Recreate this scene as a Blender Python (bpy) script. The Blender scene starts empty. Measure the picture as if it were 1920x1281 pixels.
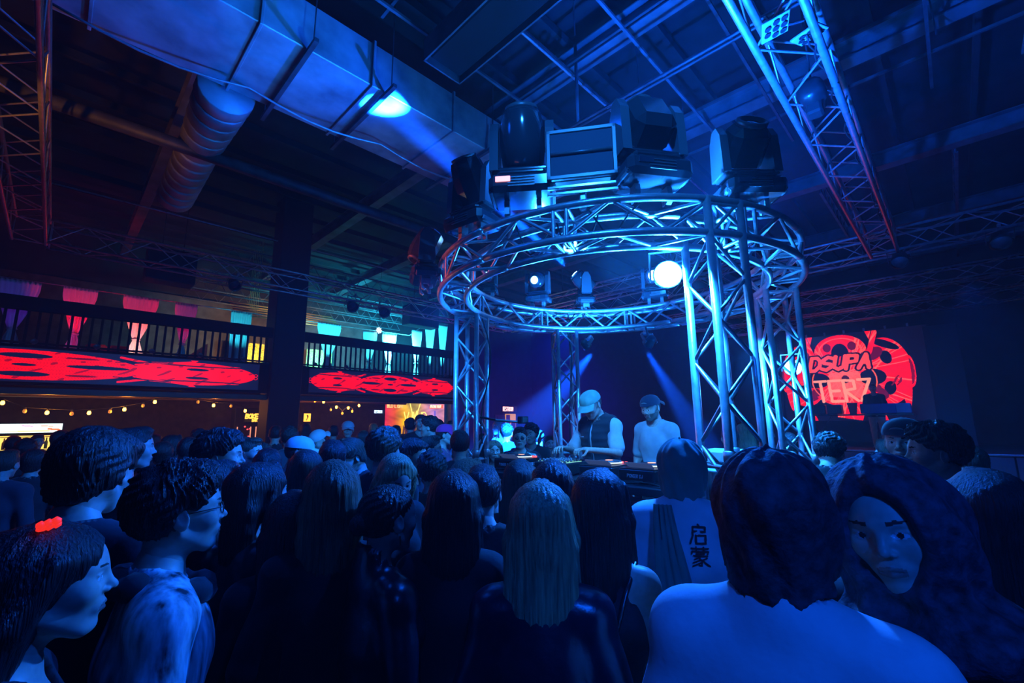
import bpy, math, random
import numpy as np
from math import pi, sin, cos, radians
from mathutils import Vector, Matrix, Euler

random.seed(7); rng = np.random.default_rng(7)
scene = bpy.context.scene
col = scene.collection

# ---------------------------------------------------------------- camera, world, exposure
CAM_H = 1.9
cam_d = bpy.data.cameras.new('camera'); cam = bpy.data.objects.new('camera', cam_d); col.objects.link(cam)
cam_d.sensor_width = 36; cam_d.lens = 838.87 / 1920 * 36; cam_d.clip_start = 0.05; cam_d.clip_end = 200
_y, _p, _r = radians(45.447), radians(9.962), radians(-.49)
fw = Vector((sin(_y) * cos(_p), cos(_y) * cos(_p), sin(_p)))
r0 = Vector((cos(_y), -sin(_y), 0)); u0 = r0.cross(fw)
rt = cos(_r) * r0 + sin(_r) * u0; up = -sin(_r) * r0 + cos(_r) * u0
M = Matrix((rt, up, -fw)).transposed().to_4x4(); M.translation = (0, 0, CAM_H)
cam.matrix_world = M
scene.camera = cam
scene.view_settings.view_transform = 'Standard'; scene.view_settings.look = 'None'
scene.view_settings.exposure = 0.0; scene.view_settings.gamma = 1.0; scene.view_settings.use_curve_mapping = False
scene.cycles.use_denoising = True
scene.cycles.max_bounces = 5; scene.cycles.diffuse_bounces = 2; scene.cycles.glossy_bounces = 2
scene.cycles.transmission_bounces = 4; scene.cycles.volume_bounces = 0; scene.cycles.transparent_max_bounces = 6
scene.cycles.sample_clamp_indirect = 4.0; scene.cycles.caustics_reflective = False; scene.cycles.caustics_refractive = False
scene.cycles.use_light_tree = True

world = bpy.data.worlds.new('club_air'); scene.world = world; world.use_nodes = True
wn = world.node_tree; wn.nodes.clear()
wo = wn.nodes.new('ShaderNodeOutputWorld'); wb = wn.nodes.new('ShaderNodeBackground'); wv = wn.nodes.new('ShaderNodeVolumeScatter')
wb.inputs[0].default_value = (.002, .006, .02, 1); wb.inputs[1].default_value = 0.1
HAZE = 0.0062
wv.inputs['Color'].default_value = (.7, .85, 1, 1); wv.inputs['Density'].default_value = HAZE; wv.inputs['Anisotropy'].default_value = 0.35
wn.links.new(wb.outputs[0], wo.inputs[0]); wn.links.new(wv.outputs[0], wo.inputs[1])

BLUE = (.002, .095, 1.0); CYB = (.012, .22, 1.0); ICE = (.04, .34, 1.0); AMBER = (1, .32, .03); RED = (1, .008, .02); MAG = (1, .02, .5); TEAL = (.03, .75, 1.0)
def spot(name, loc, to, power, color, cone=60, blend=.5, r=.06, vol=1.0):
    d = bpy.data.lights.new(name, 'SPOT'); d.energy = power; d.color = color; d.spot_size = radians(cone); d.spot_blend = blend
    d.shadow_soft_size = r; d.volume_factor = vol if hasattr(d, 'volume_factor') else 1
    o = bpy.data.objects.new(name, d); col.objects.link(o); o.location = loc
    o.rotation_euler = (Vector(to) - Vector(loc)).to_track_quat('-Z', 'Y').to_euler()
    return o
def point(name, loc, power, color, r=.08):
    d = bpy.data.lights.new(name, 'POINT'); d.energy = power; d.color = color; d.shadow_soft_size = r
    o = bpy.data.objects.new(name, d); col.objects.link(o); o.location = loc
    return o
def area(name, loc, to, power, color, sx, sy):
    d = bpy.data.lights.new(name, 'AREA'); d.energy = power; d.color = color; d.shape = 'RECTANGLE'; d.size = sx; d.size_y = sy
    o = bpy.data.objects.new(name, d); col.objects.link(o); o.location = loc
    o.rotation_euler = (Vector(to) - Vector(loc)).to_track_quat('-Z', 'Y').to_euler()
    return o

RC = (3.591, 2.248); RO, RI, RM = 1.584, 1.344, 1.464; ZT, ZB = 3.24, 3.02
# ---------------------------------------------------------------- lamps of the show and added spots (colour, aim and power)
# round truss: glaring wash lamp by the nearest tower
spot('glow_up', (2.90, 1.30, 2.84), (3.7, 1.6, 4.6), 2300, CYB, 150, .5, .04)
point('glow_halo', (2.80, 1.22, 2.86), 110, CYB, .03)
spot('glow_tower', (2.62, 1.12, 3.0), (2.98, .86, 1.2), 900, CYB, 46, .6, .04)
spot('glow_arc', (2.95, 1.75, 2.7), (2.6, 1.2, 3.3), 260, CYB, 120, .6, .04)
spot('wash_light', (2.8, 1.2, 2.88), (1.0, .3, 1.0), 420, BLUE, 110, .6, .04)
spot('tower_glow', (4.2, 1.35, 2.5), (4.9, .7, 1.9), 700, CYB, 110, .6, .03)
point('tower_halo', (4.93, 1.08, 2.37), 120, CYB, .03)
# beam to the duct
spot('beam_light', (4.49, 3.41, 3.88), (2.75, 5.1, 6.2), 1400000, BLUE, 8, 1, .03)
spot('beam_spill', (4.49, 3.41, 3.88), (1.6, 5.0, 6.2), 2600, BLUE, 44, 1, .05)
spot('ring_far_glow', (4.1, 2.8, 2.75), (4.3, 3.0, 4.5), 500, CYB, 140, .6, .05)  # this and the next three: spots added to brighten ring arcs and towers
spot('ring_left_glow', (3.4, 2.9, 2.75), (2.3, 2.9, 3.4), 330, CYB, 110, .6, .05)
spot('tower_left_glow', (3.75, 3.3, 3.1), (3.05, 3.62, 1.2), 260, CYB, 40, .6, .05)
spot('tower_mid_glow', (3.7, 2.9, 3.1), (4.45, 3.45, 1.2), 260, CYB, 40, .6, .05)
# added fill spots without fixtures; last, the key and shafts over the musicians
spot('ceiling_haze_fill', (3.6, 1.2, 3.4), (5.6, .9, 7.0), 3600, BLUE, 110, .8, .05)  # added to brighten the right ceiling and haze, and the movers from behind
spot('mover_kick', (4.3, 2.6, 3.4), (3.0, 1.4, 3.75), 500, CYB, 70, .8, .05)  # added kicker that brightens the moving lights
spot('crowd_left_fill', (2.1, 2.5, 2.9), (.6, 3.6, 1.6), 420, BLUE, 120, .8, .05)  # the three crowd spots are added to brighten faces and hair
spot('crowd_front_fill', (2.4, 3.2, 2.9), (2.6, 6.0, 1.6), 380, CYB, 110, .8, .05)
spot('crowd_right_fill', (4.6, .9, 2.6), (4.0, .1, 1.7), 120, CYB, 90, .8, .05)
spot('near_crowd_fill', (1.6, .66, 4.95), (.3, 1.6, 1.5), 170, BLUE, 60, .8, .06)  # added to light the near crowd; no lamp is built there
spot('face_fill', (2.2, -.9, 4.6), (.1, 1.2, 1.55), 330, BLUE, 16, .8, .06)  # added narrow fill for the face of the woman in profile
spot('ring_front_fill', (.3, .2, 5.0), (3.0, 1.9, 3.2), 600, CYB, 40, .6, .1)  # added frontal fill for the ring and its movers
spot('stage_skirt_fill', (13.4, -.5, 4.8), (14.6, -.5, .8), 500, BLUE, 90, .8, .1)  # added to turn the stage skirt blue
spot('cart_fill', (4.3, 1.45, 2.85), (4.6, 1.6, 1.4), 420, CYB, 34, .6, .05)  # added to make the equipment cart shine white
spot('booth_key', (2.3, 1.7, 3.1), (3.7, 2.3, 1.6), 430, ICE, 56, .6, .08)
spot('shaft_left', (4.62, 3.16, 2.7), (5.9, 6.9, .6), 90000, BLUE, 24, .6, .03)
spot('shaft_right', (4.98, 2.6, 2.7), (7.8, 2.5, .3), 70000, BLUE, 16, .6, .03)
# house blue from behind the camera, from the left truss
spot('house_left', (-.66, 3.0, 5.0), (2.2, 2.6, 1.4), 70, BLUE, 90, 1, .3)
spot('house_back', (-2.5, -3.5, 5.2), (1.3, .2, 1.2), 1000, BLUE, 22, 1, .3)
spot('house_back_wide', (-2.5, -3.5, 5.2), (1.6, 1.6, 1.2), 60, BLUE, 60, 1, .3)
# amber wash catching the left truss and ring
spot('amber_wash', (-1.1, 4.9, 3.3), (-.56, 6.6, 5.15), 230, AMBER, 40, .8, .05)
spot('amber_ring', (-2.5, 6.0, 3.6), (2.2, 2.9, 3.2), 1500, (1, .12, .05), 8, .8, .1)
# balcony colours
for (x, c, e) in ((-.8, (.2, .02, 1), 12), (.12, (1, .001, .003), 60), (1.17, (1, .001, .003), 70), (2.06, (1, .004, .12), 26)): spot('curtain_light', (x, 12.5, 3.5), (x, 13.6, 4.6), e, c, 60, .7, .05)
spot('white_hot', (1.17, 12.9, 3.4), (1.17, 13.6, 3.8), 60, (1, .35, .3), 60, .7, .03)
spot('magenta_low', (.05, 12.8, 3.3), (.12, 13.6, 4.0), 12, (1, .02, .3), 60, .7, .03)
for (x, e) in ((3.3, 90), (5.72, 420), (7.1, 260), (7.8, 150), (9.1, 500), (9.8, 500)): spot('curtain_light', (x, 12.5, 3.6), (x, 13.6, 4.7), e, TEAL, 62, .7, .05)
spot('balcony_teal', (8.2, 13.0, 4.3), (8.2, 18.3, 4.3), 3200, TEAL, 130, .6, .2); spot('balcony_gold', (5.3, 14.5, 4.2), (5.6, 17.9, 4.3), 700, (1, .5, .08), 110, .6, .2); point('balcony_red', (.8, 15.6, 5.0), 10, RED, .2)
# doorway and magenta near the restroom
point('restroom_glow', (17.3, 15.5, 2.4), 60, (.8, .02, 1), .2); spot('back_wall_blue', (12, 9, 5.0), (17, 16, 2), 9000, (.002, .03, 1), 80, .8, .1)


# ---------------------------------------------------------------- helpers
ORD = ['first', 'second', 'third', 'fourth', 'fifth', 'sixth', 'seventh', 'eighth', 'ninth', 'tenth', 'eleventh', 'twelfth', 'thirteenth', 'fourteenth']
def tag(o, label=None, cat=None, group=None, kind=None):
    if label: o['label'] = label
    if cat: o['category'] = cat
    if group: o['group'] = group
    if kind: o['kind'] = kind
    return o
def rotm(rx=0, ry=0, rz=0): return np.array(Euler((rx, ry, rz)).to_matrix())
class MB:
    def __init__(s): s.v = []; s.f = []; s.mi = []; s.n = 0; s.cur = 0
    def add(s, v, f, m=None):
        v = np.asarray(v, float)
        s.v.append(v); s.f += [tuple(int(i) + s.n for i in q) for q in f]; s.mi += [s.cur if m is None else m] * len(f); s.n += len(v)
        return s
    def box(s, c, sz, bev=0.0, R=None, taper=1.0):
        hx, hy, hz = [a / 2 for a in sz]; b = min(bev, hx * .9, hy * .9, hz * .9)
        if b <= 0:
            v = [(x, y, z) for x in (-hx, hx) for y in (-hy, hy) for z in (-hz, hz)]
            f = [(0, 1, 3, 2), (4, 6, 7, 5), (0, 4, 5, 1), (2, 3, 7, 6), (0, 2, 6, 4), (1, 5, 7, 3)]
        else:
            v = []; idx = {}
            for x in (-1, 1):
                for y in (-1, 1):
                    for z in (-1, 1):
                        for k in range(3):
                            p = [x * (hx - (b if k != 0 else 0)), y * (hy - (b if k != 1 else 0)), z * (hz - (b if k != 2 else 0))]
                            idx[x, y, z, k] = len(v); v.append(p)
            f = []
            for k in range(3):
                a, c2 = [q for q in range(3) if q != k]
                for sg in (-1, 1):
                    q = []
                    for (i, j) in ((-1, -1), (1, -1), (1, 1), (-1, 1)):
                        t = [0, 0, 0]; t[k] = sg; t[a] = i; t[c2] = j; q.append(idx[t[0], t[1], t[2], k])
                    f.append(q if (sg > 0) ^ (k == 1) else q[::-1])
            for k in range(3):   # edges along axis k
                a, c2 = [q for q in range(3) if q != k]
                for i in (-1, 1):
                    for j in (-1, 1):
                        t = [0, 0, 0]; t[a] = i; t[c2] = j; t[k] = -1; u = list(t); u[k] = 1
                        f.append((idx[(*t, a)], idx[(*t, c2)], idx[(*u, c2)], idx[(*u, a)]))
            for x in (-1, 1):
                for y in (-1, 1):
                    for z in (-1, 1): f.append([idx[x, y, z, k] for k in range(3)])
        v = np.array(v, float)
        if taper != 1.0: v[v[:, 2] > 0, :2] *= taper
        if R is not None: v = v @ np.asarray(R).T
        return s.add(v + np.array(c), f)
    def tube(s, pts, r, n=8, caps=True, closed=False):
        pts = np.array(pts, float); m = len(pts); rr = np.broadcast_to(np.array(r, float), (m,))
        if closed: T = np.roll(pts, -1, 0) - np.roll(pts, 1, 0)
        else: T = np.gradient(pts, axis=0)
        T /= np.linalg.norm(T, axis=1)[:, None] + 1e-12
        a = np.array([0, 0, 1.]) if abs(T[0][2]) < .9 else np.array([1., 0, 0])
        N = np.cross(T[0], a); N /= np.linalg.norm(N); vs = []
        for i in range(m):
            N = N - T[i] * (N @ T[i]); N /= np.linalg.norm(N) + 1e-12; B = np.cross(T[i], N)
            for k in range(n):
                t = 2 * pi * k / n; vs.append(pts[i] + rr[i] * (cos(t) * N + sin(t) * B))
        f = []
        for i in range(m if closed else m - 1):
            j = (i + 1) % m
            for k in range(n): f.append((i * n + k, i * n + (k + 1) % n, j * n + (k + 1) % n, j * n + k))
        if caps and not closed: f.append(tuple(range(n))[::-1]); f.append(tuple((m - 1) * n + k for k in range(n)))
        return s.add(vs, f)
    def lathe(s, prof, n=16, c=(0, 0, 0), R=None, ang=2 * pi):
        full = ang >= 2 * pi - 1e-6; cnt = n if full else n + 1; vs = []
        for (r, z) in prof:
            for k in range(cnt):
                t = ang * k / n; vs.append((r * cos(t), r * sin(t), z))
        f = []
        for i in range(len(prof) - 1):
            for k in range(n):
                k2 = (k + 1) % cnt; f.append((i * cnt + k, i * cnt + k2, (i + 1) * cnt + k2, (i + 1) * cnt + k))
        if full:
            f.append(tuple(range(cnt))[::-1]); f.append(tuple((len(prof) - 1) * cnt + k for k in range(cnt)))
        v = np.array(vs)
        if R is not None: v = v @ np.asarray(R).T
        return s.add(v + np.array(c), f)
    def prism(s, poly, h, axis='y', c=(0, 0, 0), R=None):
        """poly in (a,b), extruded by +-h/2 on the axis"""
        n = len(poly); vs = []
        for sg in (-.5, .5):
            for a, b in poly:
                vs.append({'y': (a, sg * h, b), 'x': (sg * h, a, b), 'z': (a, b, sg * h)}[axis])
        f = [tuple(range(n))[::-1], tuple(range(n, 2 * n))] + [(i, (i + 1) % n, n + (i + 1) % n, n + i) for i in range(n)]
        v = np.array(vs)
        if R is not None: v = v @ np.asarray(R).T
        return s.add(v + np.array(c), f)
    def mesh(s, name, mats, smooth=False):
        me = bpy.data.meshes.new(name)
        v = np.concatenate(s.v) if s.v else np.zeros((0, 3))
        me.from_pydata(v.tolist(), [], s.f)
        for m in (mats if isinstance(mats, (list, tuple)) else [mats]): me.materials.append(m)
        if max(s.mi, default=0) > 0: me.polygons.foreach_set('material_index', s.mi)
        if smooth: me.polygons.foreach_set('use_smooth', [True] * len(s.f))
        me.update(); return me
    def build(s, name, mats, parent=None, smooth=False):
        return link(name, s.mesh(name, mats, smooth), parent)
def link(name, me, parent=None, loc=None):
    o = bpy.data.objects.new(name, me); col.objects.link(o)
    if parent is not None: o.parent = parent
    if loc is not None: o.location = loc
    return o
def empty(name, loc=(0, 0, 0), rz=0, rx=0, ry=0):
    o = bpy.data.objects.new(name, None); col.objects.link(o); o.location = loc; o.rotation_euler = (rx, ry, rz); o.empty_display_size = .1
    return o
def copy_tree(o, parent=None):
    c = o.copy(); col.objects.link(c); c.parent = parent
    for ch in list(o.children): copy_tree(ch, c)
    return c
def struct(o): o['kind'] = 'structure'; return o

# ---------------------------------------------------------------- materials
def mat(name, base, rough=.6, metal=0.0, emit=None, estr=0.0, noise=None, bump=None, spec=None, sheen=0, alpha=None, trans=0):
    """noise=(scale, amount, (sx,sy,sz)), bump=(scale, strength, (sx,sy,sz))"""
    m = bpy.data.materials.new(name); m.use_nodes = True; nt = m.node_tree; b = nt.nodes['Principled BSDF']
    b.inputs['Base Color'].default_value = (*base, 1); b.inputs['Roughness'].default_value = rough; b.inputs['Metallic'].default_value = metal
    if spec is not None: b.inputs['Specular IOR Level'].default_value = spec
    if sheen: b.inputs['Sheen Weight'].default_value = sheen
    if trans: b.inputs['Transmission Weight'].default_value = trans
    if alpha is not None: b.inputs['Alpha'].default_value = alpha
    if emit: b.inputs['Emission Color'].default_value = (*emit, 1); b.inputs['Emission Strength'].default_value = estr
    if noise or bump: tc = nt.nodes.new('ShaderNodeTexCoord')
    def tex(scale, st):
        mp = nt.nodes.new('ShaderNodeMapping'); mp.inputs['Scale'].default_value = st
        nz = nt.nodes.new('ShaderNodeTexNoise'); nz.inputs['Scale'].default_value = scale; nz.inputs['Detail'].default_value = 5
        nt.links.new(tc.outputs['Object'], mp.inputs[0]); nt.links.new(mp.outputs[0], nz.inputs['Vector']); return nz
    if noise:
        nz = tex(noise[0], noise[2] if len(noise) > 2 else (1, 1, 1)); cr = nt.nodes.new('ShaderNodeValToRGB')
        cr.color_ramp.elements[0].position = .3; cr.color_ramp.elements[1].position = .7
        a = noise[1]; cr.color_ramp.elements[0].color = (*[max(0, c * (1 - a)) for c in base], 1); cr.color_ramp.elements[1].color = (*[min(1, c * (1 + a)) for c in base], 1)
        nt.links.new(nz.outputs[0], cr.inputs[0]); nt.links.new(cr.outputs[0], b.inputs['Base Color'])
    if bump:
        nz = tex(bump[0], bump[2] if len(bump) > 2 else (1, 1, 1)); bp = nt.nodes.new('ShaderNodeBump')
        bp.inputs['Strength'].default_value = bump[1]; bp.inputs['Distance'].default_value = .01
        nt.links.new(nz.outputs[0], bp.inputs['Height']); nt.links.new(bp.outputs[0], b.inputs['Normal'])
    return m
def mat_attr(name, strength, base=False):
    """picture on a screen or print: the colour of each cell is stored on the mesh"""
    m = bpy.data.materials.new(name); m.use_nodes = True; nt = m.node_tree; b = nt.nodes['Principled BSDF']
    at = nt.nodes.new('ShaderNodeAttribute'); at.attribute_name = 'pixel'
    if base: nt.links.new(at.outputs['Color'], b.inputs['Base Color']); b.inputs['Roughness'].default_value = .6
    else:
        b.inputs['Base Color'].default_value = (.01, .01, .015, 1); b.inputs['Roughness'].default_value = .4
        nt.links.new(at.outputs['Color'], b.inputs['Emission Color']); b.inputs['Emission Strength'].default_value = strength
    return m
ALU = mat('aluminium_tube', (.55, .57, .6), .32, .75, noise=(14, .18, (1, 1, 1)), bump=(60, .12))
ALU_D = mat('dull_aluminium', (.42, .44, .47), .42, .6, noise=(10, .25))
STEEL = mat('painted_steel', (.06, .065, .075), .5, .3, noise=(5, .4))
ZINC = mat('zinc_duct', (.34, .36, .39), .5, .35, noise=(2.2, .45, (1, 1, 1)), bump=(5, .25))
BLACKP = mat('black_plastic', (.018, .018, .02), .32, 0, noise=(20, .2), spec=.6)
GREYP = mat('grey_plastic', (.09, .09, .1), .35, 0, spec=.6)
GLASSD = mat('dark_lens', (.02, .03, .05), .06, 0, spec=1.0)
GLASS = mat('clear_glass', (.9, .95, 1), .05, 0, trans=1.0)
RUBBER = mat('black_rubber', (.012, .012, .012), .7)
DARKWALL = mat('dark_wall', (.012, .013, .018), .8, noise=(3, .5))
DARKER = mat('black_paint', (.008, .008, .01), .85)
DECKM = mat('roof_deck', (.014, .016, .02), .8, .0, noise=(2, .5))
BEAM = mat('roof_beam', (.10, .11, .13), .6, .1, noise=(3, .4))
WOODF = mat('club_floor', (.02, .02, .022), .5, noise=(4, .5))
BRICKM = mat('dark_brick', (.10, .055, .035), .85, noise=(9, .5), bump=(20, .4))
WHITEP = mat('white_paper', (.7, .7, .68), .6)
CHROME = mat('chrome', (.7, .7, .72), .15, 1.0)
def lampm(name, c, s): return mat(name, (0.02, 0.02, 0.02), .4, emit=c, estr=s)

# ---------------------------------------------------------------- drawn panels (screens, posters)
class Canvas:
    def __init__(s, w, h, bg=(0, 0, 0)): s.w, s.h = w, h; s.a = np.zeros((h, w, 3)); s.a[:] = bg; s.Y, s.X = np.mgrid[0:h, 0:w].astype(float); s.X = (s.X + .5) / w; s.Y = 1 - (s.Y + .5) / h; s.asp = w / h
    # coordinates: x in 0..asp, y in 0..1
    def P(s): return s.X * s.asp, s.Y
    def put(s, mask, c): s.a[mask] = c; return s
    def ell(s, cx, cy, rx, ry, c, rot=0, ring=None, a0=None):
        x, y = s.P(); dx, dy = x - cx, y - cy; u = dx * cos(rot) + dy * sin(rot); v = -dx * sin(rot) + dy * cos(rot)
        d = np.sqrt((u / rx) ** 2 + (v / ry) ** 2); m = d < 1
        if ring: m &= d > 1 - ring
        return s.put(m, c)
    def poly(s, pts, c):
        x, y = s.P(); ins = np.zeros(x.shape, bool); n = len(pts)
        for i in range(n):
            x1, y1 = pts[i]; x2, y2 = pts[(i + 1) % n]
            if y1 == y2: continue
            k = ((y1 > y) != (y2 > y)) & (x < (x2 - x1) * (y - y1) / (y2 - y1) + x1); ins ^= k
        return s.put(ins, c)
    def line(s, pts, w, c):
        x, y = s.P()
        for (x1, y1), (x2, y2) in zip(pts[:-1], pts[1:]):
            dx, dy = x2 - x1, y2 - y1; t = np.clip(((x - x1) * dx + (y - y1) * dy) / (dx * dx + dy * dy + 1e-9), 0, 1)
            s.put(np.hypot(x - x1 - t * dx, y - y1 - t * dy) < w / 2, c)
        return s
    def text(s, txt, x, y, h, w, c, asp=.62, slant=0):
        for ch in txt:
            for st in GLY.get(ch.upper(), []):
                s.line([(x + (px * asp + py * slant) * h, y + py * h) for px, py in st], w, c)
            x += h * asp * (1.28 if ch.upper() not in 'I1' else .75) if ch != ' ' else h * .5
        return x
    def panel(s, name, W, H, m, parent=None):
        """flat picture in the local xz plane, x 0..W, z 0..H, facing -y"""
        w, h = s.w, s.h; xs = np.linspace(0, W, w + 1); zs = np.linspace(H, 0, h + 1)
        V = np.stack([np.tile(xs, h + 1), np.zeros((w + 1) * (h + 1)), np.repeat(zs, w + 1)], 1)
        i = np.arange(h)[:, None] * (w + 1) + np.arange(w)[None]; F = np.stack([i, i + w + 1, i + w + 2, i + 1], -1).reshape(-1, 4)
        me = bpy.data.meshes.new(name); me.vertices.add(len(V)); me.vertices.foreach_set('co', V.ravel().astype(np.float32))
        me.loops.add(F.size); me.loops.foreach_set('vertex_index', F.ravel().astype(np.int32)); me.polygons.add(len(F))
        me.polygons.foreach_set('loop_start', np.arange(0, F.size, 4, dtype=np.int32)); me.update(calc_edges=True)
        at = me.attributes.new('pixel', 'FLOAT_COLOR', 'FACE'); at.data.foreach_set('color', np.concatenate([s.a.reshape(-1, 3), np.ones((w * h, 1))], 1).ravel().astype(np.float32))
        me.materials.append(m); return link(name, me, parent)
GLY = {
 'A': [[(0, 0), (.5, 1), (1, 0)], [(.2, .4), (.8, .4)]], 'B': [[(0, 0), (0, 1), (.8, .95), (.8, .6), (0, .52), (.95, .45), (.95, .05), (0, 0)]],
 'C': [[(1, .9), (.5, 1), (0, .7), (0, .3), (.5, 0), (1, .1)]], 'D': [[(0, 0), (0, 1), (.6, 1), (1, .7), (1, .3), (.6, 0), (0, 0)]],
 'E': [[(1, 1), (0, 1), (0, 0), (1, 0)], [(0, .5), (.8, .5)]], 'F': [[(1, 1), (0, 1), (0, 0)], [(0, .5), (.8, .5)]],
 'G': [[(1, .85), (.5, 1), (0, .7), (0, .3), (.5, 0), (1, .15), (1, .5), (.6, .5)]], 'H': [[(0, 0), (0, 1)], [(1, 0), (1, 1)], [(0, .5), (1, .5)]],
 'I': [[(.5, 0), (.5, 1)]], 'L': [[(0, 1), (0, 0), (1, 0)]], 'M': [[(0, 0), (0, 1), (.5, .4), (1, 1), (1, 0)]], 'N': [[(0, 0), (0, 1), (1, 0), (1, 1)]],
 'O': [[(.5, 0), (0, .25), (0, .75), (.5, 1), (1, .75), (1, .25), (.5, 0)]], 'P': [[(0, 0), (0, 1), (.9, .95), (.9, .55), (0, .5)]],
 'R': [[(0, 0), (0, 1), (.9, .95), (.9, .58), (0, .5), (1, 0)]], 'S': [[(1, .88), (.5, 1), (0, .78), (.15, .55), (.85, .45), (1, .22), (.5, 0), (0, .12)]],
 'T': [[(0, 1), (1, 1)], [(.5, 1), (.5, 0)]], 'U': [[(0, 1), (0, .2), (.5, 0), (1, .2), (1, 1)]], 'V': [[(0, 1), (.5, 0), (1, 1)]],
 'W': [[(0, 1), (.25, 0), (.5, .6), (.75, 0), (1, 1)]], 'Y': [[(0, 1), (.5, .5), (1, 1)], [(.5, .5), (.5, 0)]], 'Z': [[(0, 1), (1, 1), (0, 0), (1, 0)]],
 'K': [[(0, 0), (0, 1)], [(1, 1), (0, .45), (1, 0)]], 'X': [[(0, 0), (1, 1)], [(0, 1), (1, 0)]], 'J': [[(1, 1), (1, .2), (.5, 0), (0, .2)]],
}
# ---------------------------------------------------------------- room shell
def slab(name, c, sz, m, R=None):
    b = MB(); b.box(c, sz, R=R); return struct(b.build(name, m))
slab('floor', (7, 5.5, -.06), (30, 27, .12), WOODF)
slab('ceiling', (7, 5.5, 7.85), (30, 27, .12), DECKM)
slab('wall_back', (7, 18.6, 3.9), (30, .12, 7.8), DARKWALL)
slab('wall_far', (20.6, 5.5, 3.9), (.12, 27, 7.8), DARKWALL)
slab('wall_near', (-7.6, 5.5, 3.9), (.12, 27, 7.8), DARKWALL)
slab('wall_front', (7, -7.6, 3.9), (30, .12, 7.8), DARKWALL)
slab('wall_under_balcony', (3, 17.2, 1.4), (20.4, .15, 2.8), mat('under_balcony_wall', (.05, .028, .018), .85, noise=(6, .5), bump=(15, .3)))
# recess door frame by the restroom
b = MB(); b.box((18.05, 18.5, 1.05), (1.35, .08, 2.3), .01); b.box((18.05, 18.44, 1.05), (1.1, .05, 2.1)); struct(b.build('door_1', mat('door_wood', (.07, .045, .03), .6)))
# ceiling: I-beams that run in depth, bridging rods and purlins
def ibeam(L, h=.32, w=.2, t=.02):
    b = MB(); b.box((0, 0, t / 2), (w, L, t)); b.box((0, 0, h / 2), (t, L, h - 2 * t)); b.box((0, 0, h - t / 2), (w, L, t)); return b
me_beam = ibeam(26).mesh('roof_beam', BEAM)
for i, (x, z, sx) in enumerate(((-3.2, 6.95, 1), (.95, 6.95, 1), (4.82, 6.95, 1.1), (7.5, 6.95, 1.3), (11.4, 6.95, 1.3), (15.4, 6.95, 1), (18.8, 6.95, 1))):
    o = struct(link('roof_beam', me_beam, None, (x, 5, z))); o.scale = (sx, 1, 1)
me_p = MB().box((0, 0, 0), (27, .07, .14)).mesh('roof_purlin', DECKM)
for k in range(22): struct(link('roof_purlin', me_p, None, (6.5, -6.4 + k * 1.1, 7.5)))
# open web joists between the beams (triangulated, seen faintly overhead)
def joist(L):
    b = MB(); n = int(L / .5); b.box((L / 2, 0, 0), (L, .05, .03)); b.box((L / 2, 0, .38), (L, .05, .03))
    for i in range(n):
        x = i * L / n; b.tube([(x, 0, 0), (x + L / n / 2, 0, .38), (x + L / n, 0, 0)], .012, 5, caps=False)
    return b
me_j = joist(8).mesh('roof_joist', BEAM)
for k in range(6): struct(link('roof_joist', me_j, None, (11.6, -5 + k * 2.2, 6.9)))
for k in range(5): struct(link('roof_joist', me_j, None, (2.5, 12.6 + k * 1.2, 5.9)))

# ---------------------------------------------------------------- duct overhead
duct = empty('air_duct', (-5.5, 5.58, 6.2)); tag(duct, 'wide rectangular zinc air duct running overhead, crossed by the bright beam', 'duct')
n = 9; w = 1.32
for i in range(n):
    b = MB(); b.box((w * i + w / 2, 0, .32), (w - .015, 1.37, .63), .01)
    b.build('duct_section', ZINC, duct)
    b = MB(); b.box((w * i, 0, .32), (.035, 1.43, .69), .005)
    b.build('flange', ZINC, duct)
b = MB(); b.box((n * w, 0, .32), (.5, 1.2, .5), .01); b.build('end_cap', ZINC, duct)
for k, x in enumerate((1.4, 4.6, 7.1, 8.1, 9.9)):
    b = MB(); b.box((x, 0, -.045), (.05, 1.9, .05)); b.tube([(x, -.86, -.04), (x, -.86, 1.5)], .008, 5); b.tube([(x, .86, -.04), (x, .86, 1.5)], .008, 5)
    b.build('hanger', STEEL, duct)
# square-to-round branch duct
br = empty('branch_duct', (1.12, 6.3, 6.25)); tag(br, 'corrugated branch duct curving down and away from the wide overhead duct', 'duct')
for i in range(13):
    y = .05 + i * .27; b = MB(); t = min(1, i / 5); hw = .34 - .06 * t
    b.lathe([(hw * .97, 0), (hw, .02), (hw, .235), (hw * .97, .255)], 18, (0, y, -.02 * i), R=rotm(-pi / 2, 0, 0)); b.build('duct_ring', ZINC, br, True)
# big pipe and conduits parallel to the duct
def pipe(name, pts, r, m, label, cat='pipe', n=8, group=None):
    b = MB(); b.tube(pts, r, n); o = b.build(name, m, None, True); tag(o, label, cat, group); return o
pipe('sprinkler_main', [(-6, 7.72, 5.95), (7, 7.72, 5.95), (12, 7.72, 5.95)], .1, STEEL, 'thick dark sprinkler pipe running overhead below the wide duct')
pipe('steel_conduit', [(-6, 12.2, 6.6), (12, 12.2, 6.6)], .02, ALU_D, 'thin bright conduit far overhead above the balcony rail')
pipe('steel_conduit', [(-6, 3.2, 6.55), (13, 3.2, 6.55)], .018, ALU_D, 'thin conduit overhead on the near side of the wide duct')
pipe('power_cable', [(-.5 + .35 * i, 5.9 - .02 * i, 6.02 - .12 * sin(pi * ((i % 5) / 5.))) for i in range(16)], .014, ALU_D, 'pale power cable sagging below the wide duct', 'cable', 6)
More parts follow.
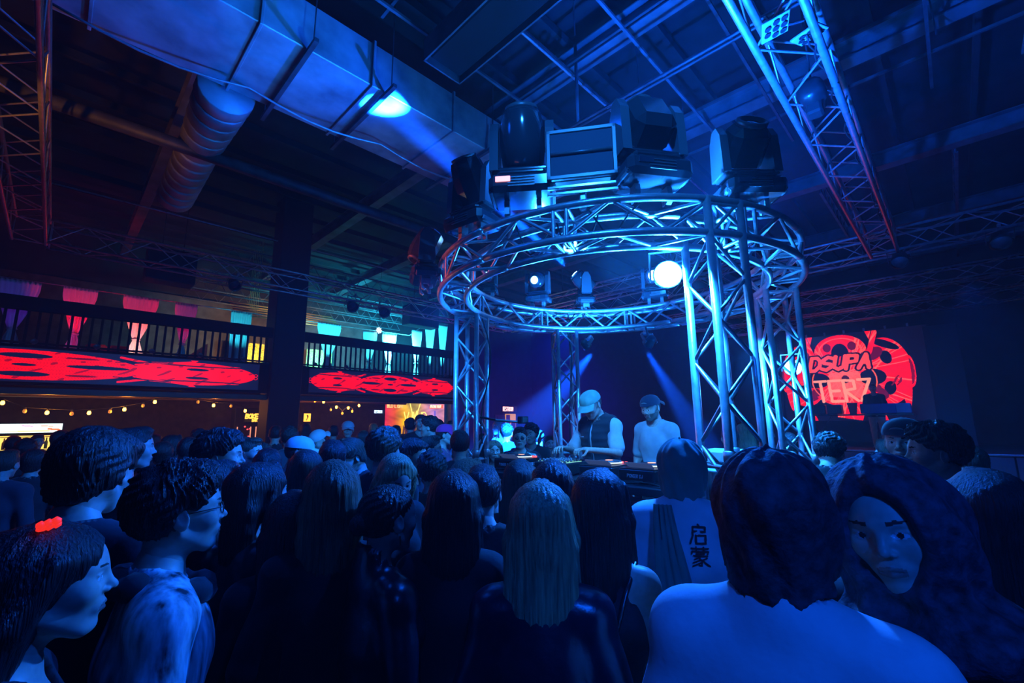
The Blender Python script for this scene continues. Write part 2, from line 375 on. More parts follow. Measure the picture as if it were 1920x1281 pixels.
# strut grid (two layers of slender channel hung from the roof)
g = empty('strut_grid', (4.4, 1.4, 6.6)); tag(g, 'grid of slender steel struts hung under the roof above the round truss', 'grid')
for k in range(7):
    b = MB(); b.box((.7, -2.6 + k * .88, 0), (6.6, .035, .035)); b.build('strut', STEEL if k % 2 else BEAM, g)
for k in range(6):
    b = MB(); b.box((-2.2 + k * 1.08, .1, .05), (.035, 5.6, .035)); b.build('strut', STEEL, g)
for k in range(8):
    b = MB(); b.tube([(-2 + (k % 4) * 1.6, -1.8 + (k // 4) * 3.2, 0), (-2 + (k % 4) * 1.6, -1.8 + (k // 4) * 3.2, 1.2)], .01, 5); b.build('rod', STEEL, g)
# long dark hanging cloud panel near the top of the view
b = MB(); b.box((0, 0, 0), (.46, 3.4, .22), .02); o = b.build('acoustic_baffle', DARKER); o.location = (2.92, 2.3, 6.33); tag(o, 'long black box baffle hung overhead at the top of the view', 'baffle')
b = MB(); b.box((0, 0, 0), (.02, 3.5, .3)); b.box((.54, 0, 0), (.02, 3.5, .3)); b.box((.27, 1.75, 0), (.56, .02, .3)); b.build('frame', BEAM, o); o.children[0].location = (-.27, 0, 0)
# projector screen drop pole (T bar)
pipe('drop_pole', [(4.43, 3.1, 5.78), (4.43, 3.1, 6.95)], .022, STEEL, 'vertical steel pole dropping from the roof behind the strobe panel')
for k, (p, q) in enumerate((((4.43, 4.4, 5.76), (4.43, -2.5, 5.76)), ((4.66, 4.4, 5.9), (4.66, -2.5, 5.9)))):
    pipe('speaker_cable_bar', [p, q], .018, STEEL, ('upper' if k == 0 else 'lower') + ' slender bar running across overhead behind the moving lights', 'bar')

# ---------------------------------------------------------------- box truss
def truss_meshes(s, bay, rc, rb):
    """brace meshes of one bay: four faces x two directions"""
    out = []
    h = s / 2
    for (a, bb) in (((-h, -h), (h, -h)), ((-h, h), (h, h)), ((-h, -h), (-h, h)), ((h, -h), (h, h))):
        for d in (0, 1):
            p, q = (a, bb) if d == 0 else (bb, a)
            m = MB(); m.tube([(0, *p), (bay, *q)], rb, 6, caps=False); out.append(m.mesh('brace', ALU, True))
    return out
def box_truss(name, loc, L, s, rc=.025, rb=.01, bay=None, label='', cat='truss', rot=(0, 0, 0), group=None, frames=True, m=None, base=False):
    nb = max(1, round(L / (bay or s))); by = L / nb; m = m or ALU
    r = empty(name, loc); r.rotation_euler = rot; tag(r, label, cat, group)
    cm = MB(); cm.tube([(0, 0, 0), (L, 0, 0)], rc, 12); cme = cm.mesh('chord', m, True)
    for y in (-s / 2, s / 2):
        for z in (-s / 2, s / 2): link('chord', cme, r, (0, y, z))
    bm = truss_meshes(s, by, rc, rb)
    for i in range(nb):
        for fidx in range(4):
            link('brace', bm[fidx * 2 + ((i + (fidx in (1, 3))) % 2)], r, (i * by, 0, 0))
    if frames:
        fr = MB()
        for (a, bb) in (((-1, -1), (1, -1)), ((-1, 1), (1, 1)), ((-1, -1), (-1, 1)), ((1, -1), (1, 1))):
            fr.tube([(0, a[0] * s / 2, a[1] * s / 2), (0, bb[0] * s / 2, bb[1] * s / 2)], rb * 1.2, 6, caps=False)
        fm = fr.mesh('end_frame', m, True)
        for x in ((.04, L - .04) if not base else (.04, L * .5, L - .04)): link('end_frame', fm, r, (x, 0, 0))
    if base:
        bp = MB(); bp.box((.01, 0, 0), (.02, .5, .5), .004); bp.build('base_plate', STEEL, r)
        for y in (-1, 1):
            for z in (-1, 1):
                c = MB(); c.lathe([(.034, 0), (.034, .07), (.03, .075)], 10, (L / 2 + .02, y * s / 2, z * s / 2), R=rotm(0, pi / 2, 0)); c.build('coupler', m, r, True)
    return r
DT = '#'
TS = .42; TZ = 5.31
box_truss('box_truss', (-.66, -6.5, TZ), 17.9, TS, .026, .01, .5, 'long box truss at the left edge with an orange-lit tube', rot=(0, 0, pi / 2))
box_truss('box_truss', (-.45, 11.4, TZ), 11.8, TS, .026, .01, .5, 'box truss hung in front of the balcony and the dark column', rot=(0, 0, 0))
box_truss('box_truss', (-.45, .66, TZ), 11.8, TS, .034, .011, .5, 'box truss running steeply down from the top right corner', rot=(0, 0, 0), m=ALU)
box_truss('box_truss', (11.34, -6.5, TZ), 17.9, TS, .026, .01, .5, 'far box truss crossing behind the right end of the ceiling', rot=(0, 0, pi / 2))
# stage trusses farther off
for k, (x, z, lab) in enumerate(((13.6, 5.0, 'stage truss nearest to the round booth, over the stage front'), (15.2, 5.0, 'middle stage truss hung above the stage'), (16.8, 4.95, 'low stage truss directly above the red screen'))):
    box_truss('stage_truss', (x, -3.2, z), 9.5, .29, .022, .009, .5, lab, rot=(0, 0, pi / 2), group='trusses over the stage')
st3 = box_truss('stage_truss', (9.15, 2.4, 5.05), 5.2, .29, .022, .009, .45, 'far box truss seen through the round truss behind the small round lamps', rot=(0, 0, pi / 2))

for x in (.5, 4.7): MB().tube([(x, 0, .1), (x, 0, 2.73)], .012, 6).build('chain', STEEL, st3)
# ---------------------------------------------------------------- round truss and its four towers
ring = empty('round_truss', (RC[0], RC[1], ZB)); tag(ring, 'big round aluminium truss ring crowning the booth', 'truss')
H = ZT - ZB
def arc(r, z, a0=0, a1=2 * pi, n=96): return [(r * cos(a0 + (a1 - a0) * i / n), r * sin(a0 + (a1 - a0) * i / n), z) for i in range(n)]
for r, z in ((RO, 0), (RO, H), (RI, 0), (RI, H)):
    for q in range(4):
        b = MB(); b.tube([(r * cos(t), r * sin(t), z) for t in np.linspace(q * pi / 2 + .01, (q + 1) * pi / 2 - .01, 25)], .025, 14); b.build('chord', ALU, ring, True)
NB = 32; da = 2 * pi / NB
pol = lambda r, a, z: (r * cos(a), r * sin(a), z)
for face in range(4):
    for d in (0, 1):
        b = MB()
        if face == 0: p, q = pol(RO, 0, H * d), pol(RO, da, H * (1 - d))
        elif face == 1: p, q = pol(RI, 0, H * (1 - d)), pol(RI, da, H * d)
        else: z = H * (face - 2); p, q = pol(RO if d else RI, 0, z), pol(RI if d else RO, da, z)
        b.tube([p, q], .0125, 8, caps=False); me = b.mesh('brace', ALU, True)
        for i in range(d, NB, 2):
            o = link('brace', me, ring); o.rotation_euler = (0, 0, i * da)
fr = MB(); fr.tube([pol(RO, 0, 0), pol(RO, 0, H)], .0125, 8, caps=False); fr.tube([pol(RI, 0, 0), pol(RI, 0, H)], .0125, 8, caps=False)
fr.tube([pol(RI, 0, 0), pol(RO, 0, 0)], .0125, 8, caps=False); fr.tube([pol(RI, 0, H), pol(RO, 0, H)], .0125, 8, caps=False); fme = fr.mesh('cross_frame', ALU, True)
for a in np.arange(8) * 45 + 22:
    for e in (-1.6, 1.6):
        o = link('cross_frame', fme, ring); o.rotation_euler = (0, 0, radians(a + e))
TOW = [(-120.5, 'nearest truss tower, lit brightest, in front of the white lamp'), (-56, 'truss tower just behind the nearest one, beside the red stage screen'),
       (54.5, 'truss tower behind the booth, left of the two people playing music'), (111.5, 'truss tower at the left of the booth, rising from the crowd')]
tw = []
for k, (a, lab) in enumerate(TOW):
    th = radians(a); x, y = RC[0] + RM * cos(th), RC[1] + RM * sin(th)
    t = box_truss('truss_tower', (x, y, .0), 3.25 if k == 0 else 3.02, .24, .025, .0115, .25, lab, rot=(0, -pi / 2, 0), group='towers of the round truss', base=True)
    t.rotation_euler = (Matrix.Rotation(th, 4, 'Z') @ Matrix.Rotation(-pi / 2, 4, 'Y')).to_euler(); tw.append(t)
# ---------------------------------------------------------------- moving lights on the round truss
GLOSS = mat('gloss_black_shell', (.03, .035, .045), .12, 0, spec=1.0)
GLOSSM = mat('smoked_shell', (.12, .14, .17), .14, .3, spec=1.0)
PINKD = lampm('lit_display', (1, .35, .45), 2.2)
def hull_head(b, r, h, n=10, z0=0):
    """faceted barrel head along z"""
    b.lathe([(r * .55, z0 - h / 2), (r * .9, z0 - h * .42), (r, z0 - h * .1), (r, z0 + h * .2), (r * .88, z0 + h * .42), (r * .8, z0 + h * .5)], n)
def mover(loc, yaw, tilt, label, s=1.0, lens=None, lr=.075, round_head=False, display=False, group=None, box_head=False):
    r = empty('moving_light', loc, yaw); tag(r, label, 'stage light', group)
    b = MB(); b.box((0, 0, .13 * s), (.40 * s, .30 * s, .12 * s), .03 * s); b.box((0, 0, .205 * s), (.30 * s, .24 * s, .05 * s), .02 * s); b.build('base', GLOSS, r)
    for x in (-1, 1):
        c = MB(); c.box((x * .19 * s, 0, .10 * s), (.03, .22 * s, .05), .01); c.build('handle', GLOSSM, r)
        c = MB(); c.prism([(-.035, .07), (-.04, .02), (-.035, -.03), (-.01, -.045), (.0, -.035), (-.018, -.018), (-.02, .01), (.02, .01), (.03, -.01), (.04, -.01), (.04, .04), (.03, .07)], .035, 'x', (x * .10 * s, 0, 0)); c.box((x * .1 * s, .045, -.01), (.012, .03, .04), .004); c.build('clamp', ALU_D, r)
        c = MB(); P = [(-.09 * s, .24 * s), (.09 * s, .24 * s), (.075 * s, .52 * s), (.03 * s, .60 * s), (-.03 * s, .60 * s), (-.075 * s, .52 * s)]
        c.prism(P, .055 * s, 'x', (x * .175 * s, 0, 0)); c.build('yoke_arm', GLOSSM, r)
    c = MB(); c.box((0, 0, .245 * s), (.38 * s, .17 * s, .04 * s), .015 * s); c.build('yoke_base', GLOSS, r)
    hd = empty('head_pivot', (0, 0, 0));
    R = rotm(tilt, 0, 0); hc = np.array([0, 0, .47 * s])
    b = MB(); b2 = MB()
    if box_head: b2.box((0, 0, 0), (.26 * s, .24 * s, .30 * s), .05 * s)
    else: hull_head(b2, .145 * s, .38 * s, 8 if not round_head else 20)
    for v in b2.v: v[:] = v @ R.T + hc
    b.v = b2.v; b.f = b2.f; b.mi = b2.mi; b.n = b2.n; head = b.build('head', GLOSS, r, round_head)
    l = MB(); l.lathe([(lr * 1.35 * s, .0), (lr * 1.4 * s, .03 * s), (lr * 1.1 * s, .035 * s), (lr * 1.1 * s, .01 * s)], 20, R=R, c=hc + R @ np.array([0, 0, .185 * s if not box_head else .15 * s])); l.build('lens_ring', GREYP, head, True)
    l = MB(); l.lathe([(.001, (.055 if lens else .022) * s), (lr * .7 * s, (.045 if lens else .018) * s), (lr * 1.08 * s, (.012 if lens else .005) * s), (lr * 1.08 * s, -.01)], 20, R=R, c=hc + R @ np.array([0, 0, .185 * s if not box_head else .15 * s])); l.build('lens', lens or GLASSD, head, True)
    bpy.data.objects.remove(hd)
    f = MB()
    for k in range(4): f.box((0, -.152 * s, .095 * s + k * .018 * s), (.16 * s, .006, .006))
    f.build('vent_fins', GREYP, r)
    if display: d = MB(); d.box((-.11 * s, -.155 * s, .14 * s), (.09 * s, .006, .035 * s), .002); d.build('display', PINKD, r)
    else: d = MB(); d.box((-.10 * s, -.155 * s, .14 * s), (.09 * s, .006, .035 * s), .002); d.build('display', GLASSD, r)
    return r
def onring(a, z=ZT + .06, r=RM): return (RC[0] + r * cos(radians(a)), RC[1] + r * sin(radians(a)), z)
def faceout(a): return radians(a) + pi / 2      # local -y points outward
mover(onring(168), faceout(168) + .35, .55, 'black faceted moving light at the left end of the round truss top', 1.0)
mover(onring(190, ZT + .1), faceout(190) + .5, .25, 'large black moving light with a pink lit display on the round truss', 1.12, round_head=True, display=True)
mover(onring(224, ZT + .06), faceout(224) + .2, -.5, 'glossy moving light with tall open yoke above the blue glare', 1.1, box_head=True)
mover(onring(254, ZT + .06), faceout(254) - .5, .9, 'glossy moving light tilted to the left at the right end of the round truss', 1.0, box_head=True)
WH = lampm('white_lens', (.22, .6, 1), 9); WH2 = lampm('bright_lens', (.16, .45, 1), 60)
def aim(loc, to):
    d = Vector(to) - Vector(loc); return math.atan2(d.y, d.x)
def lamp_mover(a, to, label, lens, s=.8, lr=.075, z=ZT + .06):
    """far side movers whose lens looks along `to`"""
    loc = onring(a, z); d = Vector(to) - (Vector(loc) + Vector((0, 0, .47 * s)))
    yaw = math.atan2(d.y, d.x) + pi / 2           # local -y toward target
    tilt = math.acos(max(-1, min(1, d.normalized().z)))
    return mover(loc, yaw, tilt, label, s, lens, lr, True, group=None)
lamp_mover(68, (-.5, 1.5, 2.2), 'moving light with a pale round lens, left of the beam lamp', WH, .75, .06)
lamp_mover(43.5, (2.8, 4.99, 6.2), 'moving light throwing the bright beam up to the duct', WH2, .75, .08)
lamp_mover(9, (-.2, .2, 2.0), 'moving light with a small round white lens, near the glaring lamp', WH, .75, .075)
lamp_mover(99, (0, 1.0, 2.3), 'small moving light with a white lens inside the left of the ring', WH, .55, .06)
mover((RC[0] + 1.72 * cos(radians(150)), RC[1] + 1.72 * sin(radians(150)), 3.02), radians(240), pi * .85, 'dark moving light clamped outside the left end of the round truss', .8)
# glaring wash lamps hung inside the ring and on the right tower
def par(loc, to, label, lens, s=1.0, name='wash_lamp'):
    d = (Vector(to) - Vector(loc)); r = empty(name, loc); r.rotation_euler = d.to_track_quat('-Y', 'Z').to_euler(); tag(r, label, 'stage light')
    b = MB(); b.lathe([(.04 * s, -.16 * s), (.075 * s, -.13 * s), (.09 * s, -.02 * s), (.10 * s, .03 * s), (.092 * s, .035 * s), (.085 * s, .0)], 20, R=rotm(pi / 2, 0, 0)); b.build('housing', BLACKP, r, True)
    b = MB(); b.lathe([(.001, .012 * s), (.086 * s, .006 * s), (.086 * s, -.01 * s)], 20, R=rotm(pi / 2, 0, 0)); b.build('lens', lens, r, True)
    for x in (-1, 1): b = MB(); b.box((x * .115 * s, .05 * s, .06 * s), (.012, .04, .2 * s), .003); b.build('bracket', GREYP, r)
    b = MB(); b.box((0, .05 * s, .165 * s), (.24 * s, .04, .012), .003); b.box((0, .05 * s, .2 * s), (.05, .05, .07), .01); b.build('clamp', ALU_D, r)
    return r
def arm(root, pts, r=.012):
    o = MB().tube(pts, r, 8).build('hanging_arm', STEEL, root); m = Matrix.LocRotScale(root.location, root.rotation_euler, root.scale); o.matrix_parent_inverse = m.inverted(); return o
GLARE = lampm('glaring_lens', (.08, .33, 1), 130)
par((2.93, 1.34, 2.90), (.2, -.1, 2.1), 'glaring blue-white wash lamp hung in the round truss beside the nearest tower', GLARE, 1.0)
arm(par((5.02, 1.10, 2.38), (1.0, .2, 2.0), 'glaring lamp behind the tower by the red stage screen', GLARE, .8), [(5.04, 1.11, 2.50), (5.0, 1.1, 2.56), (4.59, 1.0, 2.56)])
arm(par((4.95, 2.56, 2.80), (6.5, 6, .5), 'small lamp hung under the far side of the ring, above the musicians', WH, .7), [(4.95, 2.56, 2.86), (4.93, 2.58, 3.03)])
par((4.58, 3.2, 2.80), (7.5, 2.5, .2), 'second small lamp hung under the far side of the ring', WH, .6)
# strobe panel
sp = empty('strobe_panel', onring(207, ZT + .07), faceout(207) + .12); tag(sp, 'flat rectangular strobe panel standing on the round truss between two moving lights', 'stage light')
b = MB(); b.box((0, 0, .32), (.46, .10, .36), .02); b.build('housing', BLACKP, sp)
b = MB()
for c, sz in (((0, -.055, .485), (.46, .03, .03)), ((0, -.055, .155), (.46, .03, .03)), ((-.215, -.055, .32), (.03, .03, .36)), ((.215, -.055, .32), (.03, .03, .36))): b.box(c, sz, .005)
b.build('frame', GREYP, sp)
b = MB(); b.box((0, -.058, .32), (.40, .008, .30)); b.build('diffuser', mat('strobe_face', (.03, .04, .07), .6, spec=.25), sp)
b = MB(); b.tube([(-.2, -.068, .32), (.2, -.068, .32)], .012, 8); b.build('flash_tube', GREYP, sp, True)
for z in (.10, .055): b = MB(); b.box((0, -.03, z), (.46, .025, .022), .004); b.build('yoke_bar', CHROME, sp)
b = MB(); b.box((0, 0, .0), (.05, .05, .12), .01); b.build('clamp', ALU_D, sp)
# black cables draped over the ring
for k in range(10):
    a = rng.uniform(20, 130) if k < 7 else rng.uniform(185, 220); rr = RM + rng.uniform(-.1, .1); n = 14; amp = rng.uniform(.08, .28); span = rng.uniform(10, 26)
    pts = [(RC[0] + rr * cos(radians(a + span * t)), RC[1] + rr * sin(radians(a + span * t)), 3.24 + .03 - amp * sin(pi * t) + .03 * sin(9 * t + k)) for t in np.linspace(0, 1, n)]
    b = MB(); b.tube(pts, .007, 6); o = b.build('power_cable', RUBBER, None, True); tag(o, (ORD[k] + ' black cable looped over the far arc of the round truss') if k < 7 else (ORD[k - 7] + ' thin black cable dangling from the near arc of the round truss'), 'cable', 'cables on the far arc of the round truss' if k < 7 else 'cables on the near arc of the round truss')
for k, (ti, a) in enumerate(((2, 54.5), (3, 111.5))):
    x, y = RC[0] + (RM - .16) * cos(radians(a)), RC[1] + (RM - .16) * sin(radians(a))
    b = MB(); b.tube([(x + .05 * sin(z * 5 + k), y + .05 * cos(z * 4), z) for z in np.linspace(.6, 3.0, 24)], .008, 6); tag(b.build('power_cable', RUBBER, None, True), 'black cable winding up the ' + ('tower left of the musicians' if k == 0 else 'left tower'), 'cable')
# tower bracket arm with clamp (left tower)
b = MB(); b.tube([(3.0, 3.4, 1.93), (3.0, 3.18, 1.9), (3.2, 3.05, 1.88)], .012, 8); b.box((3.22, 3.03, 1.9), (.1, .07, .07), .01); tag(b.build('clamp_arm', BLACKP), 'black clamp arm fixed half way up the left tower', 'clamp')
# lights hung in the big grid
par((2.55, 11.3, 4.95), (3, 6, 0), 'dark lamp hung from the truss right of the column', GLASSD, 1.3)
par((5.35, 11.3, 4.95), (5, 6, 0), 'dark lamp hung from the truss above the balcony rail, nearer the column', GLASSD, 1.6)
par((6.3, 11.3, 4.95), (5.5, 5, 0), 'dark lamp hung from the truss above the balcony rail, farther from the column', GLASSD, 1.6)
for k, (y, lab) in enumerate(((.45, 'pale round lamp cluster hung from the far truss'), (-.9, 'bar shaped lamp under the far truss at the right'))):
    par((11.3, y, 4.9), (8, y, 1), lab, WH if k == 5 else ALU_D, 1.5)
for k, (x, y, dz) in enumerate(((3.72, .66, -.02), (4.15, .5, .1))):
    o = empty('blinder', (x, y, 5.02 + dz), .3 + k, -.25); tag(o, ('square eight-lamp blinder plate on the nearest overhead truss' if k == 0 else 'second square lamp plate farther up the same overhead truss'), 'stage light')
    b = MB(); b.tube([(0, 0, 0), (.0, .02, .14)], .01, 6); b.tube([(0, .02, .12), (.1, -.04 + .2 * k, .12)], .01, 6); b.build('bracket', STEEL, o)
    b = MB(); b.box((0, 0, 0), (.22, .2, .02), .004); b.build('plate', mat('blinder_plate', (.35, .37, .5), .6), o)
    for i in range(8):
        ii = i % 3; jj = i // 3; b = MB(); b.lathe([(.012, -.014), (.024, -.016), (.026, -.02), (.02, -.018)], 10, (-.065 + ii * .065 + (.03 if jj == 2 else 0), -.06 + jj * .06, 0)); b.build('lamp_cup', DARKER, o, True)
hs = empty('chain_hoist', (5.15, .66, 5.18)); tag(hs, 'black chain hoist hung inside the near overhead truss', 'hoist')
b = MB(); b.lathe([(.07, -.2), (.12, -.16), (.13, 0), (.12, .14), (.06, .18)], 14, R=rotm(0, pi / 2, .0)); b.build('motor', BLACKP, hs, True)
b = MB(); b.box((.0, 0, -.16), (.16, .14, .12), .02); b.build('chain_bag', DARKER, hs)
b = MB(); b.tube([(0, 0, .15), (0, 0, 1.7)], .01, 6); b.build('chain', STEEL, hs)
for k in range(7):
    y0 = .47; pts = [(3.2 + .5 * t + k * .9, y0 + .05 * sin(3 * t + k), 5.13 - .05 * abs(sin(t * 2.2 + k))) for t in np.linspace(0, 3.5, 14)]
    b = MB(); b.tube(pts, .009, 5); tag(b.build('power_cable', RUBBER, None, True), ORD[k] + ' black cable along the near overhead truss, counted from the top corner', 'cable', 'cables along the near overhead truss')

# ---------------------------------------------------------------- balcony, column, rail
BX0, BX1, BY = -7.5, 9.6, 12.0
struct(MB().box(((BX0 + BX1) / 2, 15.3, 3.02), (BX1 - BX0, 6.5, .3)).build('balcony_floor', DARKER))
struct(MB().box(((BX0 + BX1) / 2, BY + .06, 2.97), (BX1 - BX0, .08, .74)).build('trim_1', DARKER))
struct(MB().box(((BX0 + BX1) / 2, BY + .12, 2.5), (BX1 - BX0, .2, .12), .01).build('trim_2', mat('bronze_trim', (.12, .09, .06), .5, .2)))
struct(MB().box((BX1, 15.2, 5.6), (.12, 6.6, 4.4)).build('wall_balcony_end', DARKER) if False else MB().box((13.2, 16.95, 1.4), (.5, .4, 2.9), .01).build('trim_3', mat('red_pilaster', (.12, .03, .03), .7, noise=(8, .4))))
struct(MB().box(((BX0 + BX1) / 2, 18.4, 4.6), (BX1 - BX0, .1, 3.1)).build('wall_balcony', mat('balcony_wall', (.06, .05, .055), .8, noise=(4, .5))))
colm = MB(); colm.box((4.0, 12.2, 3.9), (.74, .7, 7.8), .02); struct(colm.build('column', mat('column_paint', (.012, .014, .022), .7)))
bc = MB(); bc.box((4.72, 13.6, 1.3), (.34, .4, 2.6), .01); struct(bc.build('brick_pier', BRICKM))
pier = bpy.data.objects['brick_pier']
me_br = MB().box((0, 0, 0), (.165, .012, .06), .003).mesh('brick', mat('brick_face', (.22, .12, .07), .8, noise=(6, .4)))
for r_ in range(34):
    for c_ in range(2):
        link('brick', me_br, pier, (4.72 - .0855 + c_ * .171 + (.03 if r_ % 2 else -.03) * 0, 13.392, .04 + r_ * .076))
rail = empty('balcony_rail', (BX0, BY, 3.27)); tag(rail, 'long black balcony railing with upright balusters above the red screens', 'railing')
b = MB(); b.box(((BX1 - BX0) / 2, 0, .83), (BX1 - BX0, .1, .26), .01); b.build('top_rail', DARKER, rail)
b = MB(); b.box(((BX1 - BX0) / 2, 0, .10), (BX1 - BX0, .04, .04), .005); b.build('bottom_rail', DARKER, rail)
mb1 = MB().box((0, 0, .38), (.04, .035, .7)).mesh('baluster', DARKER)
nbal = 0; x = 6.1
while x < BX1 - BX0:
    link('baluster', mb1, rail, (x, 0, 0)); x += .145
# small clip lamps along the deck edge
for i, x in enumerate(np.arange(-.4, 9, .85)):
    r = empty('rail_lamp', (x, BY - .09, 3.38)); tag(r, ORD[i] + ' small clip lamp from the left on the balcony edge', 'lamp', 'clip lamps on the balcony edge')
    b = MB(); b.lathe([(.03, -.03), (.04, 0), (.055, .03), (.05, .035), (.04, .02)], 12, R=rotm(pi / 2.6, 0, 0)); b.build('shade', GREYP, r, True)
    b = MB(); b.tube([(0, 0, .02), (0, .06, .08)], .01, 5); b.build('arm', GREYP, r)

# ---------------------------------------------------------------- red LED bands on the balcony front
LR = (1, .001, .004); LRD = (.12, .0, .01); NAVY = (.004, .006, .03)
def flower_band(cx_end, W, hh=1.0, caps_r=True):
    c = Canvas(int(170 * W), 170, NAVY); cv = c
    Hc = .5
    def lobe(cx, rx, ry):
        c.ell(cx, Hc, rx, ry, LR)
        for s in (-1, 1):
            c.ell(cx, Hc + s * .33 * ry / .45, rx * .8, .045, NAVY, 0)
            c.ell(cx, Hc + s * .36 * ry / .45, rx * .72, .03, LR, 0)
            c.ell(cx, Hc + s * .15, rx * .18, .045, NAVY)
    n = W
    cen = W * .5; off = W * .34
    lobe(cen - off, W * .15, .40); lobe(cen + off, W * .15, .40)
    c.ell(cen, Hc, W * .215, .44, LR)
    for s in (-1, 1):
        c.ell(cen, Hc + s * .27, W * .045, .075, NAVY)
        c.ell(cen + s * W * .13, Hc + .02, W * .06, .06, NAVY)
        for t in (-1, 1):
            c.ell(cen + t * W * .1, Hc + s * .27, W * .03, .03, LRD); c.line([(cen + t * W * .17, Hc + s * .40), (cen + t * W * .27, Hc + s * .18)], .07, LR)
            c.line([(cen + t * W * .2, Hc + s * .2), (cen + t * W * .33, Hc + s * .42)], .05, LR); c.poly([(cen + t * W * .33 - .12, Hc + s * .47), (cen + t * W * .33 + .12, Hc + s * .47), (cen + t * W * .33, Hc + s * .38)], LR)
            c.line([(cen + t * W * .16, Hc + s * .24), (cen + t * W * .28, Hc + s * .33)], .03, NAVY)
    c.ell(cen, Hc, W * .02, .04, NAVY)
    for s in (-1, 1): c.ell(cen + off + W * .15 + .02, Hc + s * .055, .075, .055, LR, ring=.3); c.ell(cen - off - W * .15 - .02, Hc + s * .055, .075, .055, LR, ring=.3)
    yy = (c.Y * 60 % 1 < .18) & (c.a[:, :, 0] > .5) & (abs(c.X - .5) < .2) & (((c.X * W * 14 + np.sin(c.Y * 30)) % 1) < .35); c.a[yy] = LRD
    x_, y_ = c.P(); lines = (np.sin(x_ * 7 + 3 * np.sin(y_ * 9)) + np.sin(x_ * 13 - y_ * 21) > 1.55) & (c.a[:, :, 0] > .5); c.a[lines] = (.35, 0, .01)
    return c
LEDM = mat_attr('led_picture', 1.1)
for k, (x0, W) in enumerate(((-4.35, 7.75), (4.6, 4.75))):
    r = empty('led_band', (x0, BY - .02, 2.66)); tag(r, ('long' if k == 0 else 'short') + ' LED band of red rings on the balcony front, ' + ('left' if k == 0 else 'right') + ' of the column', 'screen')
    b = MB(); b.box((W / 2, .02, .31), (W + .04, .03, .66), .004); b.build('housing', DARKER, r)
    cv = flower_band(0, W / .62); p = cv.panel('picture', W, .62, LEDM, r); p.location = (0, -.003, 0)

# ---------------------------------------------------------------- curtains on the balcony
CUR = mat('sheer_curtain', (.75, .75, .75), .9, bump=(40, .1, (1, 1, .05)))
def curtain(x, w, zt, label, y=13.6, zb=3.2, taper=None, tie=True):
    n, m = 26, 22; V = []; zt_ = zt
    for j in range(m + 1):
        t = j / m; z = zt + (zb - zt) * t
        if taper: k = 1 - (1 - taper) * t
        elif tie:
            g = abs(t - .62); k = .16 + .84 * min(1, (g / .5)) ** .8 if t < .62 else .16 + .5 * min(1, g / .3)
        for i in range(n + 1):
            u = i / n - .5; V.append((x + w * u * k, y + .035 * sin(i * 2.1) * k + .01 * sin(i * 5.), z))
    F = [(j * (n + 1) + i, j * (n + 1) + i + 1, (j + 1) * (n + 1) + i + 1, (j + 1) * (n + 1) + i) for j in range(m) for i in range(n)]
    b = MB(); b.add(V, F); o = b.build('curtain', CUR, None, True); tag(o, label, 'curtain')
    if tie and not taper: t = MB(); t.lathe([(.07, -.02), (.085, 0), (.07, .02)], 12, (x, y, zt + (zb - zt) * .62)); t.build('tie_band', CUR, o, True)
    md = o.modifiers.new('thick', 'SOLIDIFY'); md.thickness = .006
    return o
curtain(-.8, .62, 4.86, 'purple lit sheer curtain at the far left of the balcony')
curtain(.12, .56, 4.88, 'first red lit curtain, left of the white-hot one on the balcony')
curtain(1.17, .66, 4.88, 'red curtain on the balcony whose tied lower half glows almost white')
curtain(2.06, .46, 4.87, 'magenta curtain on the balcony, right of the two red ones')
curtain(3.3, .5, 4.88, 'cyan curtain on the balcony just left of the dark column', tie=False, taper=.8)
curtain(5.72, .72, 4.92, 'widest cyan curtain on the balcony, just right of the dark column')
curtain(7.09, .48, 4.86, 'narrow cyan curtain with a tie, middle of the right balcony')
curtain(7.8, .52, 4.86, 'cyan curtain left of the three tapering ones on the balcony')
curtain(8.9, .4, 5.12, 'lowest of the three tapering cyan curtains by the left tower')
curtain(9.47, .46, 5.45, 'middle one of the three tapering cyan curtains by the left tower', taper=.25, zb=3.9)
curtain(10.05, .42, 5.5, 'rightmost tapering cyan curtain beside the left tower', taper=.25, zb=3.9)
pipe('curtain_wire', [(-2, 13.6, 4.88), (4, 13.6, 4.88), (8.6, 13.6, 4.9), (8.9, 13.6, 5.14), (9.5, 13.6, 5.5), (10.3, 13.6, 5.55)], .012, ALU_D, 'thin wire carrying the coloured curtains above the balcony', 'wire', 6)
tag(MB().box((8.6, 12.9, 5.45), (1.2, .5, .7), .02).tube([(8.3, 12.9, 5.7), (8.3, 12.9, 7.79)], .01, 5).tube([(8.9, 12.9, 5.7), (8.9, 12.9, 7.79)], .01, 5).build('speaker_box', DARKER), 'big black loudspeaker box hung above the cyan curtains', 'speaker')
tag(MB().box((1.5, 12.4, 5.4), (.9, .5, .75), .02).tube([(1.3, 12.4, 5.7), (1.3, 12.4, 7.79)], .01, 5).tube([(1.7, 12.4, 5.7), (1.7, 12.4, 7.79)], .01, 5).build('speaker_box', DARKER), 'black loudspeaker box hung above the magenta curtain', 'speaker')
